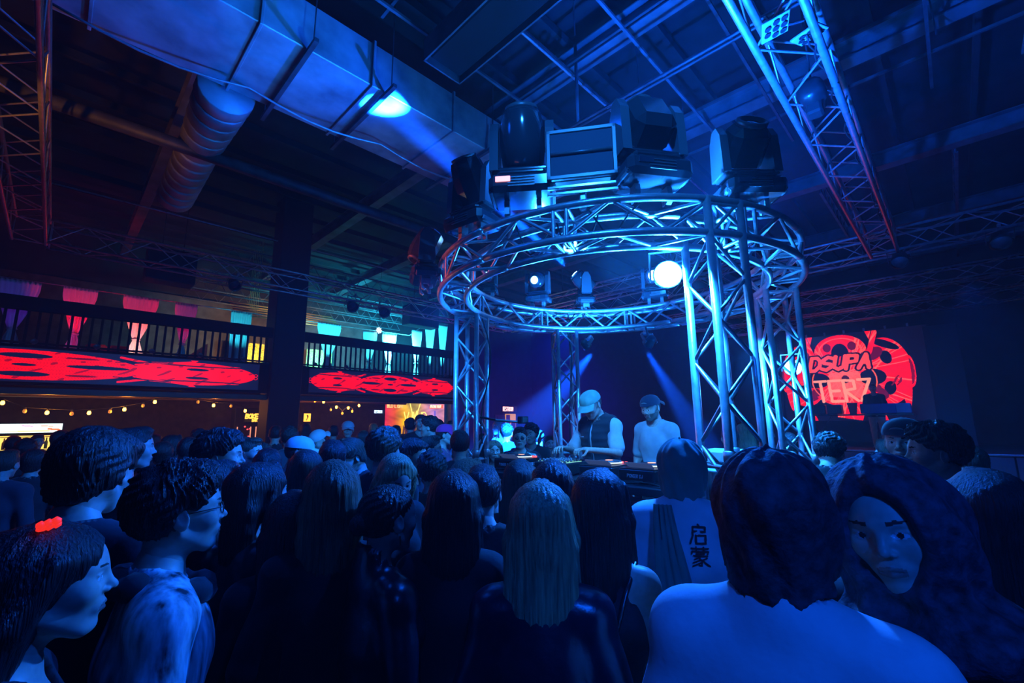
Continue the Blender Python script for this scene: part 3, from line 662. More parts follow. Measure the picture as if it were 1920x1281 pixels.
# furniture and people on the balcony: sofas and orange lit wall behind
sf = empty('lounge_sofa', (.55, 14.4, 3.07)); tag(sf, 'red lounge sofa on the balcony left of the white-hot curtain', 'sofa')
for k in range(2):
    b = MB(); b.box((k * .42, 0, .25), (.40, .7, .3), .05); b.build('seat', mat('red_leather', (.5, .05, .05), .4), sf)
    b = MB(); b.box((k * .42, .3, .52), (.40, .16, .42), .05); b.build('backrest', bpy.data.materials['red_leather'], sf)
b = MB(); b.add([(2.5, 16.2, 3.2), (3.1, 16.2, 3.2), (3.1, 16.2, 4.3), (2.5, 16.2, 3.75)], [(0, 1, 2, 3)]); o = b.build('stair_panel', mat('red_panel', (.7, .06, .05), .6)); tag(o, 'sloped red panel behind the balusters near the cyan curtain', 'panel'); o.modifiers.new('s', 'SOLIDIFY').thickness = .03
def glitter_wall(x, w, label, c):
    b = MB(); b.box((x, 17.9, 3.94), (w, .05, 1.56)); o = b.build('gilded_panel', mat('gilded', c, .35, .4, noise=(26, .8), bump=(30, .6))); tag(o, label, 'panel')
glitter_wall(4.75, 1.3, 'gold glittering wall panel seen through the balusters left of the column', (.8, .5, .08))
glitter_wall(7.2, 1.0, 'gold glittering wall panel seen through the balusters right of the column', (.85, .6, .12))
for k in range(6):
    b = MB(); z = 5.2 + k * .12; b.tube([(3.6, 15.5 + .2 * k, z), (7.0, 15.5 + .2 * k, z)], .02, 6); b.tube([(4.2, 15.5 + .2 * k, z), (4.2, 15.5 + .2 * k, 7.79)], .006, 5); tag(b.build('brass_pipe', mat('brass%d' % k, (.6, .4, .15), .4, .5) if k == 0 else bpy.data.materials['brass0'], None, True), ORD[k] + ' orange lit pipe under the balcony roof, counted from below', 'pipe', 'orange lit pipes by the column')
b = MB(); b.tube([(4.3, 14.6, 5.45), (4.8, 14.6, 5.45), (4.8, 14.6, 5.05), (4.25, 14.6, 5.02)], .03, 8); b.tube([(4.5, 14.6, 5.45), (4.5, 14.6, 7.79)], .008, 5); tag(b.build('elbow_pipe', bpy.data.materials['brass0'], None, True), 'bright orange lit elbow pipe left of the column', 'pipe')
fx = empty('fan_lamp', (7.3, 13.4, 4.88)); tag(fx, 'white star shaped light hanging above the balcony curtains', 'lamp')
b = MB()
for k in range(8): b.box((.06 * cos(k * pi / 4), 0, .06 * sin(k * pi / 4)), (.09, .02, .03), .004, R=rotm(0, -k * pi / 4, 0))
b.build('star', lampm('star_glow', (.8, .95, 1), 3), fx); b = MB(); b.tube([(0, 0, .1), (0, 0, 2.91)], .006, 5); b.build('cord', RUBBER, fx)

# ---------------------------------------------------------------- string lights under the balcony
LIT = lampm('warm_bulb', (1, .36, .03), 22); UNLIT = mat('unlit_bulb_faint_glow', (.9, .5, .15), .15, 0, emit=(1, .4, .06), estr=.35)  # unlit bulbs also emit a faint amber of their own
def string(pts, lit, y, group):
    P = [(p[0], y, p[1] + .07) for p in pts]; b = MB(); b.tube(P, .008, 5); tag(b.build('lamp_wire', RUBBER, None, False), 'black wire of the string lights ' + group, 'wire')
    nn = [0, 0]
    for (x, z), l in zip(pts, lit):
        r = empty('string_bulb', (x, y, z)); nn[l] += 1; tag(r, ORD[nn[l] - 1] + (' glowing amber' if l else ' unlit') + ' bulb on the string lights ' + group + ', from the left', 'light bulb', ('glowing' if l else 'unlit') + ' bulbs ' + group)
        b = MB(); b.lathe([(.001, -.05), (.02, -.045), (.033, -.02), (.03, .01), (.016, .035)], 10); b.build('glass', LIT if l else UNLIT, r, True)
        b = MB(); b.lathe([(.018, .03), (.018, .07), (.008, .08)], 8); b.build('socket', RUBBER, r, True)
s1 = [(-.73, 2.33), (-.41, 2.17), (-.09, 2.14), (.28, 2.12), (.55, 2.14), (.89, 2.17), (1.13, 2.22), (1.45, 2.31), (1.66, 2.40), (2.51, 2.42), (2.85, 2.34), (3.24, 2.33), (3.58, 2.21)]
string(s1, [1, 0, 1, 0, 1, 0, 1, 0, 1, 0, 1, 0, 1], 13.5, 'left of the column')
s2 = [(5.05, 2.72), (5.19, 2.62), (5.40, 2.5), (5.65, 2.49), (5.88, 2.26), (6.05, 2.34), (6.25, 2.15), (6.43, 2.32), (6.57, 2.22), (6.78, 2.4)]
string(s2, [0, 1, 0, 1, 0, 1, 0, 1, 0, 1], 13.5, 'right of the column')
for i, (x, z) in enumerate(s1 + s2):
    if i in (2, 6, 10, 14, 18, 20): point('bulb_light', (x, 13.4, z - .1), 22, AMBER, .04)
# ducting and pipes under the deck
for k, (z, y) in enumerate(((2.62, 13.0), (2.7, 13.9), (2.55, 14.8))): pipe('underdeck_pipe', [(-6, y, z), (9.3, y, z)], .05, mat('rusty%d' % k, (.25, .15, .08), .5, .3), ('nearest', 'middle', 'farthest')[k] + ' pipe under the balcony deck')
# lit fridge with menu board
fr_ = empty('bar_fridge', (-1.9, 15.9, 0)); tag(fr_, 'drinks fridge glowing yellow at the far left under the balcony', 'fridge')
b = MB(); b.box((1.0, .3, .85), (2.0, .6, 1.7), .02); b.build('cabinet', DARKER, fr_)
for k in range(2): b = MB(); b.box((.5 + k, -.02, 1.3), (.94, .02, .66), .004); b.build('lit_back', lampm('fridge_light%d' % k, (1, .62, .12), 1.6), fr_)
BOT = [mat('beer_bottle%d' % k, c, .2) for k, c in enumerate(((.35, .16, .03), (.1, .25, .08), (.6, .5, .3)))]
bm = MB(); bm.lathe([(.03, 0), (.032, .15), (.012, .2), (.012, .26)], 10)
bms = [bm.mesh('bottle', m_, True) for m_ in BOT]
for k in range(20):
    for j in range(2):
        o = link('bottle', bms[(k + j) % 3], None, (-1.8 + k * .098, 15.84, 1.02 + j * .3)); tag(o, 'beer bottle standing in the lit fridge under the balcony', 'bottle', 'bottles in the bar fridge')
for j in range(3): b = MB(); b.box((1.0, -.05, 1.0 + j * .3), (2, .1, .015)); b.build('shelf', STEEL, fr_)
mn = empty('menu_lightbox', (-1.9, 15.7, 1.70)); tag(mn, 'white glowing lightbox menu above the drinks fridge', 'sign')
c = Canvas(160, 16, (.75, 1, .95)); c.line([(.8, .85), (3.2, .8)], .18, (.1, .7, .7)); c.line([(6.8, .8), (7.6, .7)], .12, (.8, .3, .5)); c.line([(8.3, .75), (9.2, .7)], .12, (.8, .3, .2)); c.line([(5, .15), (9, .2)], .1, (.8, .6, .2)); c.line([(8.9, .4), (9.8, .3)], .2, (.9, .15, .05)); c.line([(2, .2), (4, .15)], .1, (.9, .7, .3))
c.panel('picture', 2.1, .21, mat_attr('menu_picture', 1.8), mn); b = MB(); b.box((1.05, .06, .105), (2.14, .1, .25), .005); b.build('box', DARKER, mn)
# arcade machine and neon signs
ar = empty('arcade_machine', (3.95, 14.6, 0)); tag(ar, 'dark dartboard arcade cabinet with small red lamps beside the brick pier', 'machine')
b = MB(); b.box((.05, .22, 1.15), (.74, .4, 2.3), .02); b.build('cabinet', DARKER, ar)
for x in (-.24, .1, .24): b = MB(); b.box((x, -.02, 1.55), (.025, .02, .45), .003); b.build('edge_light', lampm('edge_glow', (1, .35, .2), 1.0) if x == -.24 else bpy.data.materials['edge_glow'], ar)
for x, z in ((-.05, 1.78), (.02, 1.7), (.08, 1.72), (.06, 1.5)): b = MB(); b.lathe([(.02, 0), (.02, .01)], 8, (x, -.01, z), R=rotm(pi / 2, 0, 0)); b.build('button', lampm('red_dot', (1, .05, .05), 4) if 'red_dot' not in bpy.data.materials else bpy.data.materials['red_dot'], ar)
def sign(name, loc, W, Hh, canvas, label, strength=2.0, frame=True, rz=0, cat='sign'):
    r = empty(name, loc, rz); tag(r, label, cat); canvas.panel('picture', W, Hh, mat_attr(name + '_picture', strength), r)
    b = MB(); b.box((W / 2, .03, Hh / 2), (W + .03, .05, Hh + .03), .004); b.build('housing', DARKER, r); return r
c = Canvas(60, 34, (.01, .005, .0)); c.text('BOKE', .06, .42, .5, .15, (1, .45, .05), .55, .1); c.text('BAR', .8, .05, .28, .09, (1, .45, .05), .55)
sign('neon_sign', (3.86, 14.52, 1.91), .42, .24, c, 'small orange graffiti sign beside the brick pier', 2.2)
c = Canvas(24, 28, (1, .5, .05)); c.line([(.4, .8), (.5, .5), (.35, .2)], .1, (.05, .01, 0)); c.line([(.5, .75), (.55, .55)], .1, (.05, .01, 0))
sign('lit_poster', (6.45, 17.06, 1.91), .25, .29, c, 'little orange lit poster right of the dark column', 2.0)
# big venue banner
W, Hh = 3.05, 1.38; c = Canvas(264, 120, (.5, .2, .3)); x_, y_ = c.P(); u = x_ / c.asp
nz = .5 + .5 * np.sin(x_ * 5 + 2 * np.sin(y_ * 7)) * np.sin(y_ * 6 + x_ * 3); nz2 = .5 + .5 * np.sin(x_ * 17 + 4 * np.sin(y_ * 13))
stops = [(0, (.6, .02, .06)), (.15, (.7, .08, .02)), (.3, (.9, .45, .0)), (.5, (.9, .6, .05)), (.62, (.75, .3, .25)), (.8, (.5, .22, .55)), (1, (.65, .25, .3))]
for q in range(3): c.a[:, :, q] = np.interp(u, [s_[0] for s_ in stops], [s_[1][q] for s_ in stops])
c.a *= (.45 + .55 * nz + .15 * nz2)[..., None]; sm = np.exp(-((x_ - 1.0) ** 2 + (y_ - .8) ** 2) / .04); c.a *= (1 - .6 * sm)[..., None]; c.a[y_ > .9] *= .8
Yl = (1, .8, .15)
c.line([(.86, .95), (1.02, .38), (1.12, .7)], .035, Yl); c.line([(1.25, .95), (1.12, .6)], .035, Yl)
c.text('VIVID', .66, .36, .3, .035, Yl, .55); c.text('BUD LIGHT', .06, .8, .1, .022, (1, .6, .2), .55); c.poly([(1.6, .86), (2.15, .93), (2.15, .8), (1.6, .78)], (.9, .12, .04)); c.text('BUDWEISER', 1.63, .82, .08, .02, (1, .85, .6), .5, .15)
for k in range(60):
    xx = rng.uniform(.02, 1.2); c.line([(xx, 0), (xx + rng.uniform(-.04, .04), rng.uniform(.08, .26))], .03, (.08, .02, .02))
c.poly([(1.78, .5), (1.86, .5), (1.86, .72), (1.78, .72)], (.15, .1, .5)); c.text('IT', 1.95, .06, .14, .03, (1, .8, .4))
sign('venue_banner', (9.74, 17.06, 1.36), W, Hh, c, 'large glowing orange banner with yellow lettering behind the crowd', 1.5, cat='banner')
c = Canvas(80, 22, (.004, .005, .012)); c.text('RESTROOM', .12, .18, .64, .12, (.5, .7, 1), .42); sign('restroom_sign', (9.24, 17.06, 2.2), .46, .17, c, 'small blue-white RESTROOM sign left of the glowing banner', 3)
c = Canvas(100, 24, (.006, .003, .01)); c.text('RESTROOM', .12, .16, .68, .11, (1, .5, .5), .42); sign('restroom_sign', (17.95, 18.47, 2.36), 1.2, .34, c, 'pink glowing RESTROOM sign over the lit doorway', 3)
c = Canvas(20, 20, (.02, .0, .0)); c.text('EXIT', .08, .35, .35, .07, (1, .4, .3), .5); sign('notice', (13.05, 16.7, 1.75), .22, .22, c, 'tiny reddish notice on the pilaster beside the banner', 1.2)
dw = empty('lit_doorway', (18.1, 18.36, 0)); tag(dw, 'small warm lit doorway with tiled wall under the pink sign', 'doorway')
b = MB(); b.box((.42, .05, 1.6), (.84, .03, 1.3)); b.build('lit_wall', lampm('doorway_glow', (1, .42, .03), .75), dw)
for x, z, w_, h_ in ((.2, 1.95, .3, .5), (.62, 1.5, .35, .5)): b = MB(); b.box((x, .02, z), (w_, .03, h_), .004); b.build('panel', mat('doorway_panel', (.35, .18, .05), .6) if 'doorway_panel' not in bpy.data.materials else bpy.data.materials['doorway_panel'], dw)

# ---------------------------------------------------------------- stage and red screen
struct(MB().box((17.4, -1.2, .52), (5.6, 10.4, 1.04)).build('stage', DARKER))
st = empty('stage_skirt', (14.52, 3.9, 0)); tag(st, 'ribbed grey-blue skirt panels along the stage front', 'panel')
for k in range(9):
    b = MB(); b.box((0, -.6 - k * 1.15, .52), (.04, 1.12, 1.0), .01)
    for j in range(14): b.box((-.025, -.6 - k * 1.15 - .5 + j * .077, .5), (.02, .02, .92))
    b.build('skirt_panel', mat('skirt_cloth', (.2, .21, .26), .8) if k == 0 else bpy.data.materials['skirt_cloth'], st)
b = MB(); b.box((0, -5.2, 1.06), (.06, 10.4, .04), .005); b.build('edge_trim', ALU_D, st)
sc_ = empty('stage_screen', (17, 4.05, 1.80), -pi / 2); tag(sc_, 'large LED screen with red skull-like rings and scrawled letters over the stage', 'screen')
W, Hh = 3.7, 2.66
b = MB(); b.box((W / 2 + .02, .05, Hh / 2), (W + .14, .08, Hh + .02), .01); b.build('housing', DARKER, sc_)
PX = 336; c = Canvas(PX, int(PX * Hh / W), (.003, .002, .012)); A = c.asp; x_, y_ = c.P()
cx, cy = .86 - .26 + .26, .5
RDa = (1, .002, .008); RDb = (.55, .0, .012); HOT = (1, .10, .06)
cx = .617; KX = .77
def mirror(fn):
    for s in (-1, 1): fn(lambda x: cx + s * x * KX, s)
def lobes(X, s):
    c.ell(X(.50), .54, .23, .37, RDa); c.ell(X(.34), .62, .12, .20, (.1, 0, .012)); c.ell(X(.40), .60, .14, .15, RDa); c.ell(X(.28), .80, .10, .12, (.003, .002, .012)); c.ell(X(.53), .84, .14, .04, (.003, .002, .012), -.5 * s)
    for q in (-1, 1):
        c.ell(X(.53), .52 + q * .17, .05, .075, (.003, .002, .012), .2 * q * s); c.ell(X(.40), .52 + q * .22, .09, .06, (.12, 0, .02), .7 * q * s)
    for k in range(6): c.line([(X(.55 + .02 * k), .38 + .03 * (k % 3)), (X(.60 + .02 * k), .42 + .03 * (k % 3))], .012, (.2, 0, .01))
    c.ell(X(.77), .52, .045, .17, RDa); c.ell(X(.77), .52, .033, .14, (.2, 0, .02)); c.ell(X(.72), .42, .04, .30, RDa, -.06 * s)
    c.line([(X(.26), .62), (X(.36), .78), (X(.44), .98)], .05, RDa); c.poly([(X(.33), 1.0), (X(.40), 1.0), (X(.37), .9)], RDa); c.poly([(X(.38), 0), (X(.46), 0), (X(.43), .12)], RDa)
mirror(lobes)
c.ell(cx, .80, .25, .19, RDa); c.ell(cx, .76, .085, .13, (.003, .002, .012)); c.ell(cx - .12, .85, .04, .05, (.12, 0, .02)); c.ell(cx + .12, .85, .04, .05, (.12, 0, .02))
c.ell(cx, .80, .21, .155, HOT, ring=.07)
for s in (-1, 1):
    for k in range(5): c.line([(cx + s * (.11 + .02 * k), .70), (cx + s * (.12 + .02 * k), .76)], .008, (.1, 0, .01))
c.ell(cx, .45, .34, .29, RDa); c.ell(cx - .26, .47, .13, .09, (.003, .002, .012)); c.ell(cx + .27, .48, .12, .09, (.003, .002, .012)); c.ell(cx - .28, .33, .04, .05, (.12, 0, .02)); c.ell(cx + .3, .35, .035, .045, (.12, 0, .02))
c.ell(cx, .45, .31, .26, HOT, ring=.04)
c.poly([(cx - .13, .55), (cx + .16, .55), (cx + .18, .25), (cx - .13, .27)], (1, .09, .07)); c.ell(cx + .02, .47, .038, .045, (.05, 0, .01))
c.poly([(cx - .1, .24), (cx + .2, .24), (cx + .13, 0), (cx - .1, .04)], RDa); c.poly([(cx - .0, .2), (cx + .1, .2), (cx + .08, .05), (cx + .02, .07)], (.003, .002, .012))
for k in range(26):
    q = rng.uniform(0, 1, 4); m_ = (abs((x_ - cx) * (q[0] - .5) + (y_ - .5) * (q[1] - .5) + .1 * (q[2] - .5)) < .0016) & (c.a[:, :, 0] > .5); c.a[m_] = (1, .13, .1)
DKK = (.01, 0, .01)
for off, w_, cc in ((0, .075, DKK), (0, .04, (1, .07, .05))):
    c.text('DSUPA', cx - .32, .59, .15, w_, cc, .62, .25)
c.text('TERZ', cx - .27, .22, .24, .03, (1, .3, .2), .45, -.06)
c.panel('picture', W, Hh, mat_attr('stage_picture', 1.1), sc_)
for k in range(7): b = MB(); b.box((.3 + k * .5, .05, Hh + .06), (.05, .04, .1), .005); b.build('hanger', ALU_D, sc_)
ex = MB(); ex.box((16.98, .1, 2.72), (.08, .7, 3.36), .01); tag(ex.build('side_screen', mat('screen_off', (.02, .022, .05), .5)), 'dark switched-off strip of screen beside the red picture', 'screen')
# music desk on the stage
dk = empty('stage_desk', (15.3, 1.95, 1.04)); tag(dk, 'small folding desk with boxes of gear on the stage before the red screen', 'table')
b = MB(); b.box((0, 0, .92), (.5, 2.3, .04), .01); b.build('desktop', BLACKP, dk)
for y in (-1, 1): b = MB(); b.tube([(0, y * .9 - .3, 0), (0, y * .9 + .3, .9)], .015, 6); b.tube([(0, y * .9 + .3, 0), (0, y * .9 - .3, .9)], .015, 6); b.build('leg', STEEL, dk)
for k, (y, w_, cc) in enumerate(((-.45, .75, (.05, .08, .3)), (-.95, .3, (.15, .3, .4)), (.5, .34, (.1, .14, .16)), (.85, .3, (.03, .03, .04)))):
    o = MB().box((0, 0, 0), (.3, w_, .26), .02).build('gear_case', mat('gear%d' % k, cc, .4)); o.location = (15.3, 1.95 + y, 2.115); tag(o, ('wide blue', 'small pale teal', 'grey-green', 'black')[k] + ' gear case on the desk before the red screen', 'case')
# ---------------------------------------------------------------- booth riser, table, players and mixer
RZ = .42
rs = empty('booth_riser', (4.17, 2.25, 0)); tag(rs, 'black plywood riser under the booth inside the round truss', 'riser')
for k in range(2): b = MB(); b.box((.0, -.53 + 1.06 * k, RZ - .05), (1.40, 1.04, .1), .01); b.build('deck', mat('riser_ply', (.03, .03, .035), .6) if k == 0 else bpy.data.materials['riser_ply'], rs)
for x in (-.62, .62):
    for y in (-.95, 0, .95): b = MB(); b.tube([(x, y, 0), (x, y, RZ - .1)], .025, 8); b.build('leg', ALU_D, rs)
TZP = 1.45
tb = empty('booth_table', (3.13, 2.3, 0)); tag(tb, 'long black booth table with cables and truss legs under the players', 'table')
b = MB(); b.box((0, 0, TZP - .03), (.60, 1.85, .06), .01); b.build('tabletop', mat('table_top', (.03, .032, .04), .45), tb)
for y in (-.7, .7):
    for z in (0,): pass
    for x_ in (-.12, .12):
        for dy in (-.1, .1): b = MB(); b.tube([(x_, y + dy, .0), (x_, y + dy, TZP - .06)], .02, 8); b.build('leg', ALU, tb, True)
    for k in range(6):
        b = MB(); z0 = .05 + k * .22; b.tube([(-.12, y - .1, z0), (-.12, y + .1, z0 + .2)], .009, 6); b.tube([(.12, y + .1, z0), (-.12, y + .1, z0 + .2)], .009, 6); b.build('brace', ALU, tb, True)
b = MB()
for k in range(22): b.box((-.28, -.88 + k * .084, 1.12), (.008, .008, .44))
b.box((-.28, 0, 1.36), (.02, 1.8, .02)); b.box((-.28, 0, .9), (.02, 1.8, .02)); b.build('front_grille', STEEL, tb)
def player(y, rz, label):
    r = empty('media_player', (3.10, y, TZP), rz); tag(r, label, 'music player')
    b = MB(); b.box((0, 0, .055), (.36, .29, .09), .008); b.build('body', BLACKP, r)
    b = MB(); b.box((.0, 0, .102), (.35, .28, .006)); b.build('face_plate', BLACKP, r)
    b = MB(); b.lathe([(.085, .105), (.095, .112), (.095, .128), (.08, .131), (.001, .131)], 28, (.04, 0, 0)); b.build('jog_wheel', GREYP, r, True)
    b = MB(); b.lathe([(.098, .110), (.102, .112), (.102, .118), (.098, .12)], 28, (.04, 0, 0)); b.build('jog_ring', lampm('jog_glow', (.7, .85, 1), 1.2) if 'jog_glow' not in bpy.data.materials else bpy.data.materials['jog_glow'], r)
    b = MB(); b.lathe([(.001, .1325), (.03, .1325), (.03, .131)], 16, (.04, 0, 0)); b.build('jog_display', lampm('jog_lcd', (1, .45, .3), 2) if 'jog_lcd' not in bpy.data.materials else bpy.data.materials['jog_lcd'], r)
    b = MB(); b.box((-.13, 0, .125), (.07, .2, .012), .003, R=rotm(0, .5, 0)); b.build('screen', lampm('player_screen', (.05, .1, .3), .5) if 'player_screen' not in bpy.data.materials else bpy.data.materials['player_screen'], r)
    for k in range(3): b = MB(); b.lathe([(.012, .105), (.011, .118)], 10, (.13, -.1 + k * .035, 0)); b.build('button', lampm('player_led', (1, .1, .1), 2) if 'player_led' not in bpy.data.materials else bpy.data.materials['player_led'], r)
    c = Canvas(120, 24, (.01, .01, .012)); c.text('PIONEER DJ', 1.1, .3, .42, .08, (.55, .75, .9), .5, .1); p = c.panel('rear_logo', .25, .05, mat('logo_print', (.5, .5, .5), .5) if False else mat_attr('logo_print', .5, True), r); p.rotation_euler = (0, 0, -pi / 2); p.location = (-.1815, .125, .03)
    c = Canvas(120, 24, (.01, .01, .012)); c.text('PIONEER DJ', 1.1, .3, .42, .08, (.55, .75, .9), .5, .1); p = c.panel('side_logo', .25, .05, bpy.data.materials['logo_print'] if False else mat_attr('logo_print_side', .5, True), r); p.location = (-.1, -.1465, .03)
    for x in (-.14, .14):
        for yy in (-.11, .11): b = MB(); b.lathe([(.015, 0), (.015, .012)], 10, (x, yy, 0)); b.build('foot', RUBBER, r)
    return r
player(2.98, .0, 'left media player with glowing orange jog display, beside the white cup')
player(2.02, .05, 'middle media player right of the mixer, before the cap wearer')
player(1.66, -.05, 'right end media player with a lit jog display at the table corner')
mx = empty('dj_mixer', (3.10, 2.45, TZP)); tag(mx, 'black mixing desk with rows of knobs between the players', 'mixer')
b = MB(); b.box((0, 0, .055), (.38, .34, .09), .008); b.build('body', BLACKP, mx); b = MB(); b.box((0, 0, .102), (.37, .33, .006)); b.build('face_plate', GREYP, mx)
km = MB(); km.lathe([(.011, 0), (.009, .02), (.004, .022)], 10); kme = km.mesh('knob', mat('knob', (.25, .27, .3), .3, .3), True)
for i in range(6):
    for j in range(6): link('knob', kme, mx, (-.15 + i * .045, -.13 + j * .052, .105))
fm_ = MB().box((0, 0, .012), (.012, .022, .022), .002).mesh('fader', bpy.data.materials['knob'])
for j in range(4): link('fader', fm_, mx, (.13, -.1 + j * .065, .105))
for k in range(6): b = MB(); b.box((-.05, -.15 + k * .06, .107), (.2, .004, .004)); b.build('level_meter', lampm('meter_led', (.3, .9, .6), 1) if k == 0 else bpy.data.materials['meter_led'], mx)
for k in range(9):
    t = np.linspace(0, 1, 12); y0 = rng.uniform(1.5, 3.1); pts = [(2.87 + .03 * sin(8 * s_ + k), y0 + s_ * rng.uniform(.6, .7) * (1 if k % 2 else -1) * .7, TZP + .012 + .012 * abs(sin(11 * s_ + k))) for s_ in t]
    b = MB(); b.tube(pts, .006, 5); tag(b.build('audio_cable', RUBBER, None, True), ORD[k] + ' black audio cable tangled along the front of the booth table', 'cable', 'cables on the booth table')
cup = empty('plastic_cup', (3.36, 3.14, TZP)); tag(cup, 'white plastic cup at the left end of the booth table', 'cup')
cm_ = mat('cup_white', (.85, .85, .85), .4)
b = MB(); b.lathe([(.03, 0), (.032, .002), (.043, .10), (.041, .10), (.03, .006)], 20); b.build('wall', cm_, cup, True); b = MB(); b.tube([(.044 * cos(t), .044 * sin(t), .10) for t in np.linspace(0, 2 * pi, 20)[:-1]], .003, 6, closed=True); b.build('rim', cm_, cup, True)
# white flight case / laptop stand behind the tower
lt = empty('lit_equipment_case', (4.58, 1.60, RZ)); tag(lt, 'bright white lit equipment cart behind the nearest tower', 'cart')
WHC = mat('white_laminate', (.8, .82, .85), .5)
for z, nm in ((.62, 'shelf'), (1.0, 'top_tray')): b = MB(); b.box((0, 0, z), (.5, .6, .03), .01); b.build(nm, WHC, lt)
for x in (-.22, .22):
    for y in (-.27, .27): b = MB(); b.tube([(x, y, .0), (x, y, 1.0)], .015, 8); b.build('post', WHC, lt)
b = MB(); b.box((0, 0, .33), (.46, .56, .5), .02); b.build('body', WHC, lt)
b = MB(); b.box((0, .0, 1.10), (.35, .45, .17), .02); b.build('lid', WHC, lt)
# crowd barriers
def barrier(x0, y0, x1, y1, label):
    L = math.hypot(x1 - x0, y1 - y0); r = empty('crowd_barrier', (x0, y0, 0), math.atan2(y1 - y0, x1 - x0)); tag(r, label, 'barrier')
    m_ = mat('black_steel', (.03, .03, .035), .4, .5) if 'black_steel' not in bpy.data.materials else bpy.data.materials['black_steel']
    for z in (.15, 1.1): b = MB(); b.tube([(0, 0, z), (L, 0, z)], .019, 8); b.build('rail', m_, r, True)
    for x in (0, L): b = MB(); b.tube([(x, 0, 0), (x, 0, 1.1)], .019, 8); b.build('post', m_, r, True)
    bar = MB().tube([(0, 0, .15), (0, 0, 1.1)], .008, 6).mesh('bar', m_)
    n = int(L / .11)
    for k in range(1, n): link('bar', bar, r, (k * L / n, 0, 0))
    for x in (.3, L - .3): b = MB(); b.box((x, 0, .02), (.05, .5, .02), .003); b.build('foot', m_, r)
barrier(2.25, 3.95, 2.25, 2.6, 'black crowd barrier in front of the left half of the booth')
barrier(2.35, 2.5, 2.35, 1.3, 'black crowd barrier in front of the right half of the booth')
barrier(2.9, 4.25, 4.3, 4.45, 'black crowd barrier by the woman beside the left tower')
barrier(3.3, .55, 5.0, .35, 'black crowd barrier between the lace headscarf and the hooded man')
# ---------------------------------------------------------------- figures: smooth bodies grown from blended volumes
def surfnet(F, org, h):
    ins = F < 0; nx, ny, nz = F.shape
    S = np.zeros((nx - 1, ny - 1, nz - 1), np.int8)
    for a in (0, 1):
        for b in (0, 1):
            for c in (0, 1): S += ins[a:nx - 1 + a, b:ny - 1 + b, c:nz - 1 + c]
    I = np.argwhere((S > 0) & (S < 8))
    if len(I) == 0: return np.zeros((0, 3)), np.zeros((0, 4), int)
    acc = np.zeros((len(I), 3)); cnt = np.zeros(len(I))
    cor = [(a, b, c) for a in (0, 1) for b in (0, 1) for c in (0, 1)]
    val = {q: F[I[:, 0] + q[0], I[:, 1] + q[1], I[:, 2] + q[2]] for q in cor}
    for p in cor:
        for ax in range(3):
            if p[ax] == 0:
                q = list(p); q[ax] = 1; q = tuple(q); fa, fb = val[p], val[q]; m = (fa < 0) != (fb < 0)
                t = np.where(m, fa / np.where(m, fa - fb, 1), 0); P = np.tile(np.array(p, float), (len(I), 1)); P[:, ax] += t
                acc[m] += P[m]; cnt[m] += 1
    V = (I + acc / cnt[:, None]) * h + np.array(org)
    idx = -np.ones(S.shape, np.int64); idx[I[:, 0], I[:, 1], I[:, 2]] = np.arange(len(I)); Q = []
    for ax in range(3):
        sl0 = [slice(None)] * 3; sl1 = [slice(None)] * 3; sl0[ax] = slice(0, -1); sl1[ax] = slice(1, None)
        a, b = [k for k in range(3) if k != ax]
        ch = ins[tuple(sl0)] != ins[tuple(sl1)]; E = np.argwhere(ch)
        E = E[(E[:, a] > 0) & (E[:, b] > 0) & (E[:, a] < F.shape[a] - 1) & (E[:, b] < F.shape[b] - 1)]
        if not len(E): continue
        def g(da, db): e = E.copy(); e[:, a] += da; e[:, b] += db; return idx[e[:, 0], e[:, 1], e[:, 2]]
        q = np.stack([g(-1, -1), g(0, -1), g(0, 0), g(-1, 0)], 1); fl = ins[E[:, 0], E[:, 1], E[:, 2]]
        if ax == 1: fl = ~fl
        q[~fl] = q[~fl][:, ::-1]; Q.append(q)
    return V, np.concatenate(Q)
